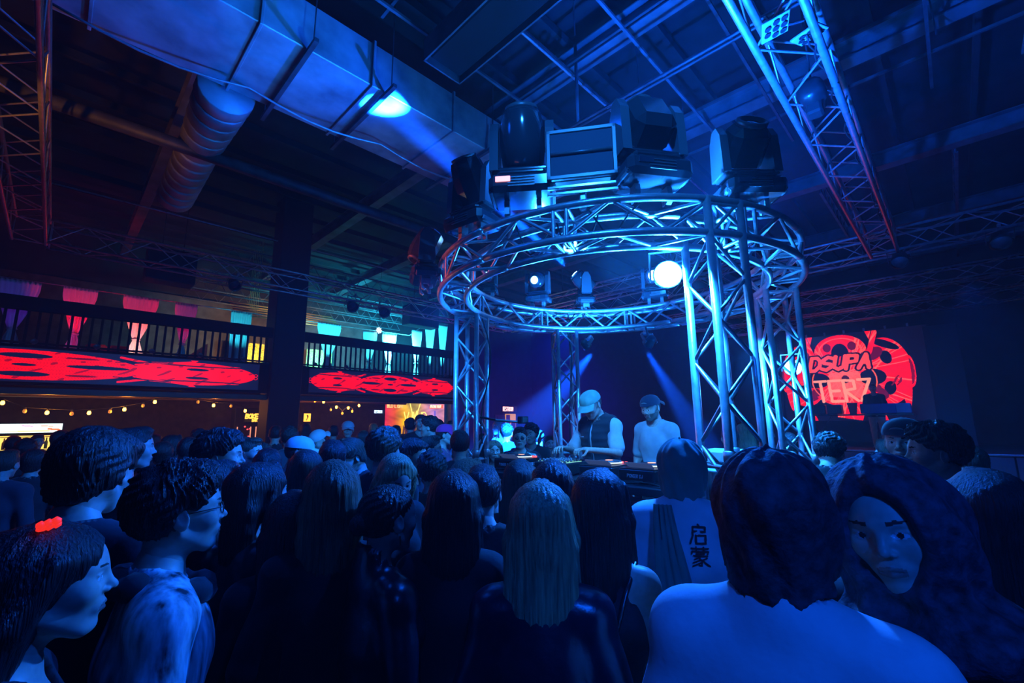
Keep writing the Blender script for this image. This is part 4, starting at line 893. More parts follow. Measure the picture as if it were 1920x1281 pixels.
class Field:
    def __init__(s, lo, hi, h):
        s.lo = np.array(lo, float); s.h = h; s.n = np.ceil((np.array(hi) - s.lo) / h).astype(int) + 1; s.F = np.full(s.n, .2, np.float32)
        s.ax = [s.lo[i] + h * np.arange(s.n[i]) for i in range(3)]
    def blk(s, lo, hi, m):
        sl = []; g = []
        for i in range(3):
            a = max(0, int((lo[i] - m - s.lo[i]) / s.h)); b = min(s.n[i], int((hi[i] + m - s.lo[i]) / s.h) + 2)
            if b <= a: return None
            sl.append(slice(a, b)); g.append(s.ax[i][a:b])
        return tuple(sl), np.meshgrid(*g, indexing='ij', sparse=True)
    def mix(s, sl, d, k, op):
        A = s.F[sl]
        if op == 'u': hh = np.maximum(k - abs(A - d), 0) / max(k, 1e-6); s.F[sl] = np.minimum(A, d) - hh * hh * k * .25
        else: hh = np.maximum(k - abs(A + d), 0) / max(k, 1e-6); s.F[sl] = np.maximum(A, -d) + hh * hh * k * .25
    def ell(s, c, r, k=.02, op='u', R=None, infl=0):
        c = np.array(c, float); r = np.array(r, float) + infl; R = None if R is None else np.asarray(R); m = r.max() if R is not None else r
        b = s.blk(c - m, c + m, k + 3 * s.h)
        if b is None: return s
        sl, (x, y, z) = b; x, y, z = x - c[0], y - c[1], z - c[2]
        if R is not None: x, y, z = (x * R[0, 0] + y * R[1, 0] + z * R[2, 0], x * R[0, 1] + y * R[1, 1] + z * R[2, 1], x * R[0, 2] + y * R[1, 2] + z * R[2, 2])
        k0 = np.sqrt((x / r[0]) ** 2 + (y / r[1]) ** 2 + (z / r[2]) ** 2); k1 = np.sqrt((x / r[0] ** 2) ** 2 + (y / r[1] ** 2) ** 2 + (z / r[2] ** 2) ** 2)
        s.mix(sl, k0 * (k0 - 1) / (k1 + 1e-6), k, op); return s
    def cap(s, a, b_, ra, rb=None, k=.02, op='u', infl=0, flat=None):
        a = np.array(a, float); b_ = np.array(b_, float); rb = ra if rb is None else rb; ra += infl; rb += infl; m = max(ra, rb)
        b = s.blk(np.minimum(a, b_) - m, np.maximum(a, b_) + m, k + 3 * s.h)
        if b is None: return s
        sl, (x, y, z) = b; d = b_ - a; L = d @ d + 1e-12; x, y, z = x - a[0], y - a[1], z - a[2]
        t = np.clip((x * d[0] + y * d[1] + z * d[2]) / L, 0, 1)
        s.mix(sl, np.sqrt((x - t * d[0]) ** 2 + (y - t * d[1]) ** 2 + (z - t * d[2]) ** 2) - (ra + (rb - ra) * t), k, op); return s
    def grid(s): return np.meshgrid(*s.ax, indexing='ij', sparse=True)
    def clip(s, g): s.F = np.maximum(s.F, g).astype(np.float32); return s
    def net(s): return surfnet(np.pad(s.F, 1, constant_values=.2), s.lo - s.h, s.h)
    def pr(s, P, k=.03, infl=0):
        for q in P:
            kk = q[-1] if isinstance(q[-1], float) and q[0] == 'E' else k
            if q[0] == 'e': s.ell(q[1], q[2], k, infl=infl)
            else: s.cap(q[1], q[2], q[3], q[4], k, infl=infl)
        return s
def netmesh(name, V, Q, mats, mi=None, smooth=True):
    me = bpy.data.meshes.new(name); me.vertices.add(len(V)); me.vertices.foreach_set('co', np.asarray(V, np.float32).ravel())
    me.loops.add(Q.size); me.loops.foreach_set('vertex_index', Q.ravel().astype(np.int32)); me.polygons.add(len(Q))
    me.polygons.foreach_set('loop_start', np.arange(0, Q.size, 4, dtype=np.int32))
    if mi is not None: me.polygons.foreach_set('material_index', np.asarray(mi, np.int32))
    me.polygons.foreach_set('use_smooth', np.ones(len(Q), bool)); me.update(calc_edges=True)
    for m in mats: me.materials.append(m)
    return me
# --- head: +x is the face, origin between the ears
_heads = {}
def head_mesh(fem, h, beard=0, openm=False):
    key = (fem, h, beard)
    if key in _heads: return _heads[key]
    f = Field((-.12, -.10, -.20), (.14, .10, .135), h); w = .93 if fem else 1.0
    f.ell((-.014, 0, .028), (.098, .077 * w, .088), .01)
    f.ell((.032, 0, .0), (.060, .063 * w, .085), .03)
    f.ell((.028, 0, -.062), (.055, .050 * w, .045), .03)
    f.ell((.066, 0, -.098), (.020, .022 * w, .017), .025)
    for s in (-1, 1):
        f.cap((-.008, s * .056 * w, -.05), (.058, s * .02, -.099), .016, .013, .02)
        f.ell((.058, s * .044 * w, -.022), (.022, .018, .02), .025)
        f.cap((.082, s * .010, .022), (.064, s * .046 * w, .024), .0085 if not fem else .006, .007, .014)
    f.cap((.082, 0, .018), (.101, 0, -.018), .0065, .009, .012); f.ell((.105, 0, -.024), (.010, .0095, .0085), .008)
    for s in (-1, 1):
        f.ell((.093, s * .0125, -.029), (.0095, .0065, .006), .006)
        f.ell((.095, s * .031, .004), (.018, .015, .011), .014, 'd')
        f.ell((.0715, s * .0305, .003), (.0125, .0160, .0118), .002)
        f.cap((.0825, s * .018, .011), (.079, s * .043, .009), .0035, .003, .003); f.cap((.081, s * .020, -.0055), (.077, s * .041, -.004), .0028, .0025, .004)
        f.ell((.1, s * .008, -.036), (.006, .003, .003), .004, 'd')
    f.ell((.080, 0, -.058), (.014, .028, .016), .014)
    f.cap((.0930, 0, -.055), (.081, .0235, -.0605), .0042, .0026, .005); f.cap((.0930, 0, -.055), (.081, -.0235, -.0605), .0042, .0026, .005)
    f.cap((.0915, 0, -.0665), (.080, .019, -.064), .0050, .0034, .005); f.cap((.0915, 0, -.0665), (.080, -.019, -.064), .0050, .0034, .005)
    f.cap((.098, 0, -.0610), (.086, .023, -.0622), .0013, .001, .003, 'd'); f.cap((.098, 0, -.0610), (.086, -.023, -.0622), .0013, .001, .003, 'd')
    for s in (-1, 1):
        f.ell((-.012, s * .082 * w, -.006), (.021, .008, .033), .006, R=rotm(0, -.2, s * .35))
        f.ell((-.006, s * .093 * w, .0), (.012, .007, .02), .006, 'd', R=rotm(0, -.2, s * .35))
    f.cap((-.03, 0, -.06), (-.045, 0, -.19), .052 if not fem else .044, .056 if not fem else .047, .03)
    V, Q = f.net(); C = V[Q].mean(1); mi = np.zeros(len(Q), int); x, y, z = C.T; ay = abs(y)
    de = np.sqrt((x - .0715) ** 2 + (ay - .0305) ** 2 + (z - .003) ** 2)
    eye = (((ay - .0305) / .0140) ** 2 + ((z - .0025) / .0062) ** 2 < 1) & (x > .074); mi[eye] = 1
    mi[eye & (np.hypot(ay - .0305, z - .003) < .0055)] = 2
    lip = (x > .081) & (ay < .0235) & (z > -.0735 + .18 * ay) & (z < -.0505 - .22 * ay); mi[lip] = 3
    brow = (x > .06) & (ay > .015) & (ay < (.047 + 6 * np.minimum(z - .027, 0))) & (abs(z - (.0275 - .12 * abs(ay - .030))) < (.0026 if fem else .0042)); mi[brow] = 4
    if beard:
        b_ = (z < -.035 - .0 * ay) & (z > -.135) & (x > -.01) & ~lip & ((z < -.076) | (ay > .03) | ((z > -.052) & (z < -.040) & (ay < .028))); mi[b_ & (mi == 0)] = 5
    _heads[key] = (V, Q, mi); return _heads[key]
# --- hand: +x along the fingers, +z back of the hand, thumb toward +y
_hands = {}
def hand_mesh(h, curl=.5, spread=1.0):
    key = (h, curl, spread)
    if key in _hands: return _hands[key]
    f = Field((-.04, -.07, -.10), (.22, .10, .05), h)
    f.ell((.045, 0, 0), (.052, .040, .0155), .01); f.cap((-.03, 0, 0), (.02, 0, 0), .026, .026, .02)
    for j, (y, L, r) in enumerate(((.030, .070, .0088), (.010, .079, .0092), (-.011, .073, .0088), (-.031, .058, .0076))):
        p = np.array([.082 - abs(y) * .15, y, 0.0]); a = 0; ang = y * 4 * spread
        for q, seg in enumerate((.45, .30, .25)):
            a += curl * (.55, .75, .5)[q]; d = np.array([cos(a) * cos(ang), sin(ang), -sin(a)]); p2 = p + d * L * seg; f.cap(p, p2, r * (1 - .08 * q), r * (.94 - .08 * q), .003); p = p2
    f.cap((.012, .024, -.004), (.045, .055, -.014), .014, .011, .012); f.cap((.045, .055, -.014), (.068, .064, -.026 - .02 * curl), .0105, .0098, .004); f.cap((.068, .064, -.026 - .02 * curl), (.090, .062, -.034 - .03 * curl), .0098, .0082, .003)
    V, Q = f.net(); _hands[key] = (V, Q); return _hands[key]
ARMS = {  # elbow, wrist (left side, y > 0), palm normal
    'down': ((-.03, .245, 1.13), (.10, .235, .90)),
    'fold': ((.05, .235, 1.14), (.26, .09, 1.12)),
    'phone': ((.17, .22, 1.16), (.30, .10, 1.38)),
    'up': ((.14, .26, 1.44), (.18, .20, 1.70)),
    'face': ((.20, .19, 1.17), (.17, .08, 1.42)),
    'reach': ((.18, .24, 1.22), (.42, .18, 1.26)),
    'deck': ((.07, .235, 1.15), (.32, .12, 1.07)),
    'cup': ((.08, .235, 1.14), (.28, .14, 1.22)),
}
def body_prims(fem, aL, aR, bend=0.0):
    sh = .140 if fem else .168; P = []
    P += [('e', (0, 0, .95), (.115, .16 if not fem else .168, .13)), ('e', (0, 0, 1.10), (.10, .138 if not fem else .118, .16)), ('e', (0, 0, 1.27), (.115 if not fem else .10, .162 if not fem else .142, .18))]
    P += [('c', (-.012, -sh, 1.405), (-.012, sh, 1.405), .058 if not fem else .047, .058 if not fem else .047)]
    for s in (-1, 1):
        P += [('c', (-.02, 0, 1.485), (-.015, s * sh * .75, 1.425), .04 if not fem else .032, .04 if not fem else .03)]
        if fem: P += [('e', (.085, s * .065, 1.27), (.05, .055, .055))]
    arms = []
    for s, a in ((1, aL), (-1, aR)):
        (ex, ey, ez), (wx, wy, wz) = ARMS[a] if isinstance(a, str) else a; k = sh / .168
        S = np.array((-.012, s * sh, 1.40)); E = np.array((ex, s * ey * (k * .5 + .5), ez)); Wr = np.array((wx, s * wy, wz)); f_ = .88 if fem else 1.0
        arms.append((S, E, Wr)); P += [('c', S, E, .047 * f_, .037 * f_), ('c', E, Wr, .037 * f_, .025 * f_)]
    legs = []
    for s in (-1, 1): legs += [('c', (0, s * .09, .93), (.012, s * .10, .50), .088, .056), ('c', (.012, s * .10, .50), (-.01, s * .105, .09), .055, .038), ('c', (-.03, s * .105, .045), (.15, s * .125, .035), .04, .033)]
    return P, arms, legs
def bendf(V, bend):
    """tilt everything above the hips forward by `bend` radians"""
    if not bend: return V
    V = V.copy(); t = np.clip((V[:, 2] - .95) / .45, 0, 1); t = t * t * (3 - 2 * t); a = bend * t; x, z = V[:, 0], V[:, 2] - .95
    up_ = V[:, 2] > .95; nx = x * np.cos(a) + z * np.sin(a); nz = -x * np.sin(a) + z * np.cos(a)
    V[up_, 0] = nx[up_]; V[up_, 2] = nz[up_] + .95; return V
def Rz(a): return rotm(0, 0, a)
HEADC = np.array([.028, 0, 1.635])
def head_xf(yaw, pitch, roll=0):
    """rotation about the neck joint"""
    R = rotm(0, 0, yaw) @ rotm(0, pitch, 0) @ rotm(roll, 0, 0); J = np.array([-.01, 0, 1.52]); return R, J
def put_head(V, yaw, pitch, roll): R, J = head_xf(yaw, pitch, roll); return (V + HEADC - J) @ R.T + J
def merge(parts):
    V = []; Q = []; M = []; n = 0
    for v, q, m in parts: V.append(v); Q.append(q + n); M.append(m if m is not None else np.zeros(len(q), int)); n += len(v)
    return np.concatenate(V), np.concatenate(Q), np.concatenate(M)
def hand_at(E, Wr, s, h, curl, roll):
    V, Q = hand_mesh(h, curl); V = V.copy(); Q = Q.copy(); V[:, 1] *= s * 1.0
    if s < 0: Q = Q[:, ::-1]
    d = (Wr - E); d /= np.linalg.norm(d); z = np.array([0, 0, 1.]) if abs(d[2]) < .85 else np.array([-s * 0 + .0, s * 1., 0.2]); y = np.cross(z, d); y /= np.linalg.norm(y); z = np.cross(d, y)
    R = np.stack([d, y, z], 1) @ rotm(s * roll, 0, 0); return V @ R.T + Wr, Q
SKINM = {}
def skin(tone):
    if tone not in SKINM:
        c = {'pale': (.62, .43, .35), 'tan': (.45, .28, .2), 'dark': (.2, .11, .07)}[tone]
        SKINM[tone] = [mat('skin_' + tone, c, .45, noise=(60, .12), spec=.5), mat('eye_white_' + tone, (.75, .75, .75), .15), mat('iris_' + tone, (.03, .02, .02), .1), mat('lip_' + tone, tuple(a * b for a, b in zip(c, (.75, .45, .45))), .35), mat('brow_' + tone, (.02, .015, .012), .7), mat('stubble_' + tone, tuple(a * .35 for a in c), .7)]
    return SKINM[tone]
_cl = {}
def cloth(c, kind='cotton'):
    key = (c, kind)
    if key not in _cl:
        n = 'cloth_%s_%d' % (kind, len(_cl))
        if kind == 'leather': _cl[key] = mat(n, c, .28, spec=.8, noise=(30, .2), bump=(25, .25))
        elif kind == 'sequin': _cl[key] = mat(n, c, .2, .8, noise=(220, .9), bump=(200, .8))
        elif kind == 'lace': _cl[key] = mat(n, c, .75, noise=(38, .8), bump=(45, .9))
        elif kind == 'tiedye': _cl[key] = mat(n, c, .8, noise=(9, .95, (3.5, 3.5, .8)), bump=(30, .2))
        else: _cl[key] = mat(n, c, .85, sheen=.15, noise=(12, .12), bump=(60, .15))
    return _cl[key]
HAIRC = {'black': (.008, .007, .008), 'dark': (.02, .013, .01), 'brown': (.07, .04, .022), 'blonde': (.45, .32, .16), 'lightbrown': (.18, .11, .06), 'pink': (.8, .12, .3), 'auburn': (.14, .045, .02)}
_hm = {}
def hairm(c):
    if c not in _hm: _hm[c] = mat('hair_' + c, HAIRC[c], .42, spec=.6, noise=(18, .55, (7, 7, .35)), bump=(22, .9, (9, 9, .35)))
    return _hm[c]
_hair = {}
def hair_mesh(style, h, L=.34, seed=0):
    key = (style, h, L, seed)
    if key in _hair: return _hair[key]
    r_ = np.random.default_rng(seed + 5); lo, hi = [-.19, -.17, -.16], [.15, .17, .19]
    if style in ('long', 'wavy', 'back'): lo[2] = -L - .08; lo[0] = -.2
    f = Field(lo, hi, h); x, y, z = f.grid(); th = np.arctan2(y, x + .02)
    if style in ('short', 'fade', 'curly', 'floppy', 'slick', 'under', 'tight'):
        g = {'under': -.008, 'tight': -.010, 'short': .0, 'fade': -.006, 'curly': .012, 'floppy': .010, 'slick': -.008}[style]
        f.ell((-.018, 0, .042), (.108 + g, .086 + g, .086 + g), .02)
        f.ell((-.035, 0, .01), (.088 + g * .6, .080 + g * .6, .075), .02)
        if style in ('floppy',):
            for s in (-1, 1): f.ell((.035, s * .045, .075), (.06, .045, .03), .02); f.ell((-.02, s * .07, -.01), (.055, .028, .05), .02)
            f.ell((-.07, 0, -.04), (.045, .07, .06), .02)
        if style in ('short', 'fade', 'curly'): f.ell((.035, 0, .105), (.055, .06, .028 + g), .02)
        if style == 'slick': f.ell((-.115, 0, -.01), (.035, .035, .035), .012)
        if style == 'curly':
            for k in range(70):
                a = r_.uniform(0, 2 * pi); e = r_.uniform(-.1, 1.45); p = np.array([-.015 + .108 * cos(a) * cos(e), .09 * sin(a) * cos(e), .045 + .09 * sin(e)]); f.ell(p, np.full(3, r_.uniform(.014, .022)), .006)
        if style == 'under': f.clip(z - .045)
        line = (.95 * x - z - .012) / 1.38 if style != 'floppy' else (.80 * x - z - .012) / 1.3
        amp = .0022 if style != 'curly' else .004
        f.F += (amp * np.sin(26 * th + 9 * np.sin(z * 30 + 2 * th)) + amp * .7 * np.sin(57 * th + z * 90)).astype(np.float32)
        f.clip(line + .004 * np.sin(th * 21)); f.clip(-.088 - z + .3 * np.maximum(x + .02, 0) + .004 * np.sin(th * 30))
        for s in (-1, 1): f.ell((.005, s * .092, -.012), (.028, .03, .033), .006, 'd')
    else:  # long, wavy
        f.ell((-.022, 0, .040), (.112, .090, .088), .02); f.ell((-.05, 0, -.02), (.075, .095, .10), .03)
        n = 8
        for i in range(n):
            t = i / (n - 1); zz = -.06 - t * (L - .02); wv = .012 * sin(t * 9 + seed) if style == 'wavy' else 0
            f.ell((-.062 - .02 * sin(pi * t) + .018 * t + wv, wv, zz), (.05 - .018 * t, .108 + .012 * sin(pi * t) - .035 * t, .065), .03)
        for s in (-1, 1):
            if style == 'back': f.cap((.01, s * .072, .05), (-.04, s * .088, -.05), .024, .03, .02); continue
            f.cap((.03, s * .070, .055), (.008, s * .088, -.05), .024, .026, .02); f.cap((.008, s * .088, -.05), (.02, s * .102, -L * .72), .026, .014, .02)
            f.cap((.045, s * .012, .108), (.048, s * .066, .045), .018, .018, .015)
        f.F += ((.003 if style == 'wavy' else .0013) * np.sin(23 * th + 5 * np.sin(z * (16 if style == 'wavy' else 6) + 2 * th)) + .0009 * np.sin(67 * th + 6 * np.sin(z * 9 + 3 * th))).astype(np.float32)
        f.ell((.118, 0, -.02), (.062, .056, .108), .01, 'd'); f.ell((.075, 0, -.10), (.07, .058, .05), .01, 'd')
        f.clip(-(z + L + .03 + .012 * np.sin(th * 17) + .02 * np.sin(th * 5 + seed)))
    V, Q = f.net(); _hair[key] = (V, Q); return _hair[key]
_wrap = {}
def wrap_mesh(h, kind, seed=0):
    """scarf or hood around the head; hood: open face; back: closed knot look"""
    key = (h, kind)
    if key in _wrap: return _wrap[key]
    f = Field((-.22, -.24, -.30), (.20, .24, .17), h); x, y, z = f.grid()
    f.ell((-.014, 0, .034), (.122, .102, .108), .02); f.ell((.0, 0, -.04), (.108, .098, .11), .04)
    f.cap((-.03, 0, -.12), (-.03, 0, -.15 if kind == 'rolled' else -.19), .078, .088 if kind == 'rolled' else .12, .05)
    if kind == 'loose':
        f.ell((-.04, 0, -.03), (.13, .125, .15), .04); f.ell((.0, 0, -.19), (.15, .17, .07), .05)
    if kind == 'rolled': f.ell((.0, 0, -.13), (.105, .10, .035), .03)
    th = np.arctan2(y, x + .02)
    f.F += (.004 * np.sin(9 * th + 16 * z * (1 + .3 * np.sin(3 * th)) * 2) + .003 * np.sin(34 * z + 5 * th) + .002 * np.sin(60 * (x + y) + 30 * z)).astype(np.float32)
    f.ell((.13, 0, -.005), (.085, .070, .110), .012, 'd')
    f.clip((-.104 if kind == 'rolled' else -.27) - z + .25 * np.minimum(x + .03, .06) + .004 * np.sin(5 * th))
    V, Q = f.net(); _wrap[key] = (V, Q); return _wrap[key]
def cap_parts(back=False):
    """dome, brim, button as separate pieces in the head frame"""
    dome = MB(); n, m = 28, 10; V = []
    for j in range(m + 1):
        e = j / m * pi / 2
        for i in range(n):
            t = 2 * pi * i / n; V.append((-.010 + .114 * cos(t) * cos(e) ** .9, .095 * sin(t) * cos(e) ** .9, .040 + .094 * sin(e) ** .9 + .012 * (cos(t) < -.9) * 0))
    F = [(j * n + i, j * n + (i + 1) % n, (j + 1) * n + (i + 1) % n, (j + 1) * n + i) for j in range(m) for i in range(n)]
    dome.add(V, F)
    brim = MB(); V = []; s = -1 if back else 1; k = 14
    for layer in (0, -.005):
        for j in range(4):
            rr = 1 + j * .22
            for i in range(k + 1):
                t = radians(-62 + 124 * i / k); V.append((s * (.103 * cos(t) + (j * .024) * (.4 + cos(t) * .8)) - .01, .093 * sin(t) * (1 + .02 * j), .045 - .006 * j - .010 * abs(sin(t)) * j + layer))
    K = k + 1; F = []
    for L_ in (0, 1):
        o = L_ * 4 * K
        F += [(o + j * K + i, o + j * K + i + 1, o + (j + 1) * K + i + 1, o + (j + 1) * K + i) for j in range(3) for i in range(k)]
    F += [(3 * K + i, 3 * K + i + 1, 7 * K + i + 1, 7 * K + i) for i in range(k)]
    brim.add(V, F); return dome, brim
def xf_mb(b, fn):
    for i in range(len(b.v)): b.v[i] = fn(b.v[i])
    return b
_bodies = {}; _shirts = {}; _pants = {}
_rayF = Matrix((rt, up, -fw)).transposed()
def ray(px, py):
    return fw + rt * ((px - 960) / 838.87) - up * ((py - 640.5) / 838.87)
PLACED = []
TAKEN = [(RC[0] + RM * cos(radians(a)), RC[1] + RM * sin(radians(a)), .05) for a in (-120.5, -56, 54.5, 111.5)] + [(3.13, 1.5 + .2 * i, .1) for i in range(9)] + [(2.9 + .2 * i, 4.25 + .03 * i, -.12) for i in range(8)] + [(3.3 + .2 * i, .55 - .02 * i, -.12) for i in range(9)] + [(2.3, 1.3 + .2 * i, -.12) for i in range(14)]
def person(px, py, hh, face, label, fem=False, hair='short', hc='dark', top=(.02, .02, .025), kind='cotton', sleeve='long', arms=('down', 'down'), hy=0, hp=0, hr=0, tone='pale',
           res='mid', L=.34, bend=0.0, extra=(), curl=.5, roll=0, s_rng=(.90, 1.10), group='people in the crowd', wrap=None, wrapc=(.1, .1, .1), wrapk='cotton', beard=0, hem=.86, gap=.016, neck=.075,
           D=None, base=0.0, collar=False, bottom=(.02, .02, .03), s=None, at=None, aface=None):
    """px,py: where the middle of the head shows; hh: its height; face: 0 toward the viewer, 90 to the right, 180 away; at=(x,y) places it directly"""
    if at is None:
        d = ray(px, py); k = d.z; H0 = CAM_H - base
        if D is None:
            D = (H0 / 1.635) / (hh / 205.5 - k / 1.635); sc = (H0 + D * k) / 1.635
            if not s_rng[0] <= sc <= s_rng[1]: sc = min(max(sc, s_rng[0]), s_rng[1]); D = (1.635 * sc - H0) / k if abs(k) > .012 else D
        else: sc = s or (H0 + D * k) / 1.635
        best = None                                    # slide along the line of sight so that bodies do not meet
        for fc in ((1,) if D < 1.9 or base else (1, .95, 1.05, .91, 1.1, .87, 1.15, .83, 1.2, .79, 1.25)):
            D2 = D * fc; s2 = (H0 + D2 * k) / 1.635
            if fc != 1 and not .87 <= s2 <= 1.13: continue
            gp = min([math.hypot(d.x * D2 - q[0], d.y * D2 - q[1]) - q[2] for q in TAKEN] or [9])
            if best is None or gp > best[0]: best = (gp, D2, s2)
            if gp > .40: break
        if best[1] != D: D, sc = best[1], best[2]
        W = Vector((0, 0, CAM_H)) + d * D; wx, wy = W.x, W.y
        ang = math.atan2(W.y, W.x) - radians(180 - face)
    else:
        wx, wy = at; sc = s or 1.0; ang = radians(aface)
    hd_ang = ang; ang = ang - hy                       # the body turns hy away from the head
    R2 = Rz(ang); off = R2 @ np.array([HEADC[0], 0, 0]) * sc
    TAKEN.append((wx, wy, 0))
    r = empty('person', (wx - off[0], wy - off[1], base), ang); r.scale = (sc, sc, sc); tag(r, label, 'person', None)
    PLACED.append((label, round(D or 0, 2), round(sc, 2)))
    hb, hh_, hhr, hsh = {'near': (.012, .0026, .0045, .009), 'mid': (.016, .0042, .007, .012), 'far': (.02, .0065, .011, .016)}[res]
    P, A, Lg = body_prims(fem, *arms)
    key = (fem, arms, hy, hp, hr, res, bend, curl, beard, roll, tone)
    if key not in _bodies:
        f = Field((-.22, -.36, -.01), (.50, .36, 1.80), hb).pr(P, .04).pr(Lg, .03).cap((-.012, 0, 1.42), (-.012, 0, 1.53), .054 if not fem else .045, .05 if not fem else .042, .04)
        Vb, Qb = f.net(); parts = [(Vb, Qb, None)]
        HV, HQ, HM = head_mesh(fem, hh_, beard); parts.append((put_head(HV, hy, hp, hr), HQ, HM))
        for (S_, E_, W_), s in zip(A, (1, -1)):
            v, q = hand_at(E_, W_, s, .004 if res == 'near' else .0055, curl, roll); parts.append((v, q, None))
        V, Q, Mi = merge(parts); _bodies[key] = netmesh('body', bendf(V, bend), Q, skin(tone), Mi)
    body = link('body', _bodies[key], r)
    def place(V): return bendf(put_head(np.asarray(V, float), hy, hp, hr), bend)
    # clothing
    ksh = (fem, arms, sleeve, res, bend, hem, gap, neck, collar)
    if ksh not in _shirts:
        f = Field((-.24, -.38, .55), (.52, .38, 1.56), hsh); T = P[:4] + [q for q in P[4:] if q[0] == 'e' or (q[0] == 'c' and q[3] <= .041 and abs(q[1][1]) < .01)]
        if sleeve == 'strap': T = T[:3] + [('c', (.06, s * .075, 1.30), (-.02, s * .08, 1.44), .012, .012) for s in (-1, 1)] + [('c', (-.02, s * .08, 1.44), (-.09, s * .06, 1.30), .012, .012) for s in (-1, 1)]
        f.pr(T, .04, gap); f.pr([('c', (0, s * .09, .93), (.012, s * .095, .78), .090, .082) for s in (-1, 1)], .04, gap)
        if hem < .8: f.pr([('e', (0, 0, .80), (.13, .19, .2))], .05, gap)
        af = .86 if fem else 1.0
        for S_, E_, W_ in A:
            if sleeve == 'strap': continue
            e2 = S_ + (E_ - S_) * (1 if sleeve == 'long' else .8); f.cap(S_, e2, .050 * af, (.043 if sleeve == 'long' else .054) * af, .035, infl=gap * .8)
            if sleeve == 'long': f.cap(E_, E_ + (W_ - E_) * .93, .040 * af, .029 * af, .02, infl=gap * .8)
        x, y, z = f.grid(); a = .0045 if res != 'far' else .002
        f.F += (a * np.sin(26 * z + 9 * y + 6 * x + 2.5 * np.sin(9 * y + 12 * x)) * np.clip((1.42 - z) * 4, 0.15, 1)).astype(np.float32)
        f.clip(hem - z)
        if sleeve == 'strap': f.clip((z - 1.36) * (1 if True else 0) - 10 * ((abs(y) > .06) & (abs(y) < .1)))
        if collar: f.cap((-.012, 0, 1.44), (-.012, 0, 1.53), .085, .075, .02)
        f.cap((-.005, 0, 1.44), (.012, 0, 1.62), neck, neck, .006, 'd')
        V, Q = f.net(); _shirts[ksh] = (bendf(V, bend), Q)
    V, Q = _shirts[ksh]; link({'leather': 'jacket', 'sequin': 'dress'}.get(kind, 'shirt'), netmesh('shirt', V, Q, [cloth(top, kind)]), r)
    kp = (fem, res, bottom)
    if kp not in _pants:
        f = Field((-.2, -.28, .02), (.22, .28, 1.06), .018).pr(Lg[:2] + Lg[3:5] + [P[0]], .03, .013); x, y, z = f.grid(); f.clip(z - 1.0); f.clip(.09 - z); V, Q = f.net(); _pants[kp] = netmesh('trousers', V, Q, [cloth(bottom)])
        f = Field((-.12, -.2, -.01), (.24, .2, .14), .012).pr([Lg[2], Lg[5]], .01, .010); x, y, z = f.grid(); f.clip(-z + .001); V, Q = f.net(); _pants[kp + ('s',)] = netmesh('shoes', V, Q, [cloth((.03, .03, .03), 'leather')])
    link('trousers', _pants[kp], r); link('shoes', _pants[kp + ('s',)], r)
    if hair and any(getattr(e, 'is_cap', 0) for e in extra): hair = 'under' if hair not in ('long', 'wavy', 'back') else hair
    if hair:
        V, Q = hair_mesh(hair, hhr, L, 0 if res == 'far' else int(px) % 3); V = place(V)
        link('hair', netmesh('hair', V, Q, [hairm(hc)]), r)
    if wrap:
        V, Q = wrap_mesh(.006 if res == 'near' else .009, wrap); link('headscarf' if wrapk != 'hood' else 'hood', netmesh('headscarf', place(V), Q, [cloth(wrapc, 'lace' if wrapk == 'lace' else 'cotton')]), r)
    for e in extra: e(r, place, P, A)
    return r
def x_cap(c, back=False, logo=None, tilt=0):
    def fn(r, place, P, A):
        d, b = cap_parts(back); m = cloth(c); hat = xf_mb(d, place).build('cap', m, r, True); xf_mb(b, place).build('brim', m, hat, True)
        t = MB(); t.lathe([(.008, 0), (.006, .005), (.001, .006)], 8, (-.01, 0, .131)); xf_mb(t, place).build('button', m, hat)
        if back: t = MB(); t.tube([(.095 * cos(a), .075 * sin(a), .055 + .022 * cos(a * 2.2)) for a in np.linspace(-.55, .55, 9)], .006, 6); xf_mb(t, place).build('strap', cloth((.2, .2, .2)), hat)
        if logo:
            cv = Canvas(60, 34, c); cv.text(logo, .15, .5, .34, .07, (.75, .8, .75), .5); cv.text('CAP' if False else 'DEPT', .4, .1, .26, .06, (.75, .8, .75), .5); p = cv.panel('patch', .07, .04, mat_attr('cap_patch', 1, True) if 'cap_patch' not in bpy.data.materials else bpy.data.materials['cap_patch'], hat)
            q = np.array([v.co for v in p.data.vertices]); y = q[:, 0] - .035; q2 = np.stack([.101 - y * y * 6 - (q[:, 2]) * .35, y, .048 + q[:, 2]], 1); q2 = place(q2)
            for v, co in zip(p.data.vertices, q2): v.co = co
    fn.is_cap = 1
    return fn
def x_glasses(c=(.01, .01, .01), dark=False):
    def fn(r, place, P, A):
        b = MB()
        for s in (-1, 1):
            b.tube([(.094, s * .031 + .021 * cos(t), .002 + .016 * sin(t)) for t in np.linspace(0, 2 * pi, 15)[:-1]], .0016, 6, closed=True); b.tube([(.092, s * .052, .006), (.06, s * .072, .008), (-.01, s * .08, .004)], .0016, 5)
        b.tube([(.095, -.011, .005), (.095, .011, .005)], .0016, 5); g = xf_mb(b, place).build('glasses', mat('spectacle_frame', c, .3) if 'spectacle_frame' not in bpy.data.materials else bpy.data.materials['spectacle_frame'], r, True)
        if dark:
            l = MB()
            for s in (-1, 1): l.lathe([(.001, .001), (.020, .0005), (.020, -.001), (.001, -.001)], 14, (.094, s * .031, .002), R=rotm(0, pi / 2, 0) @ np.diag([.72, 1, 1]))
            xf_mb(l, place).build('lenses', GLASSD, g, True)
    return fn
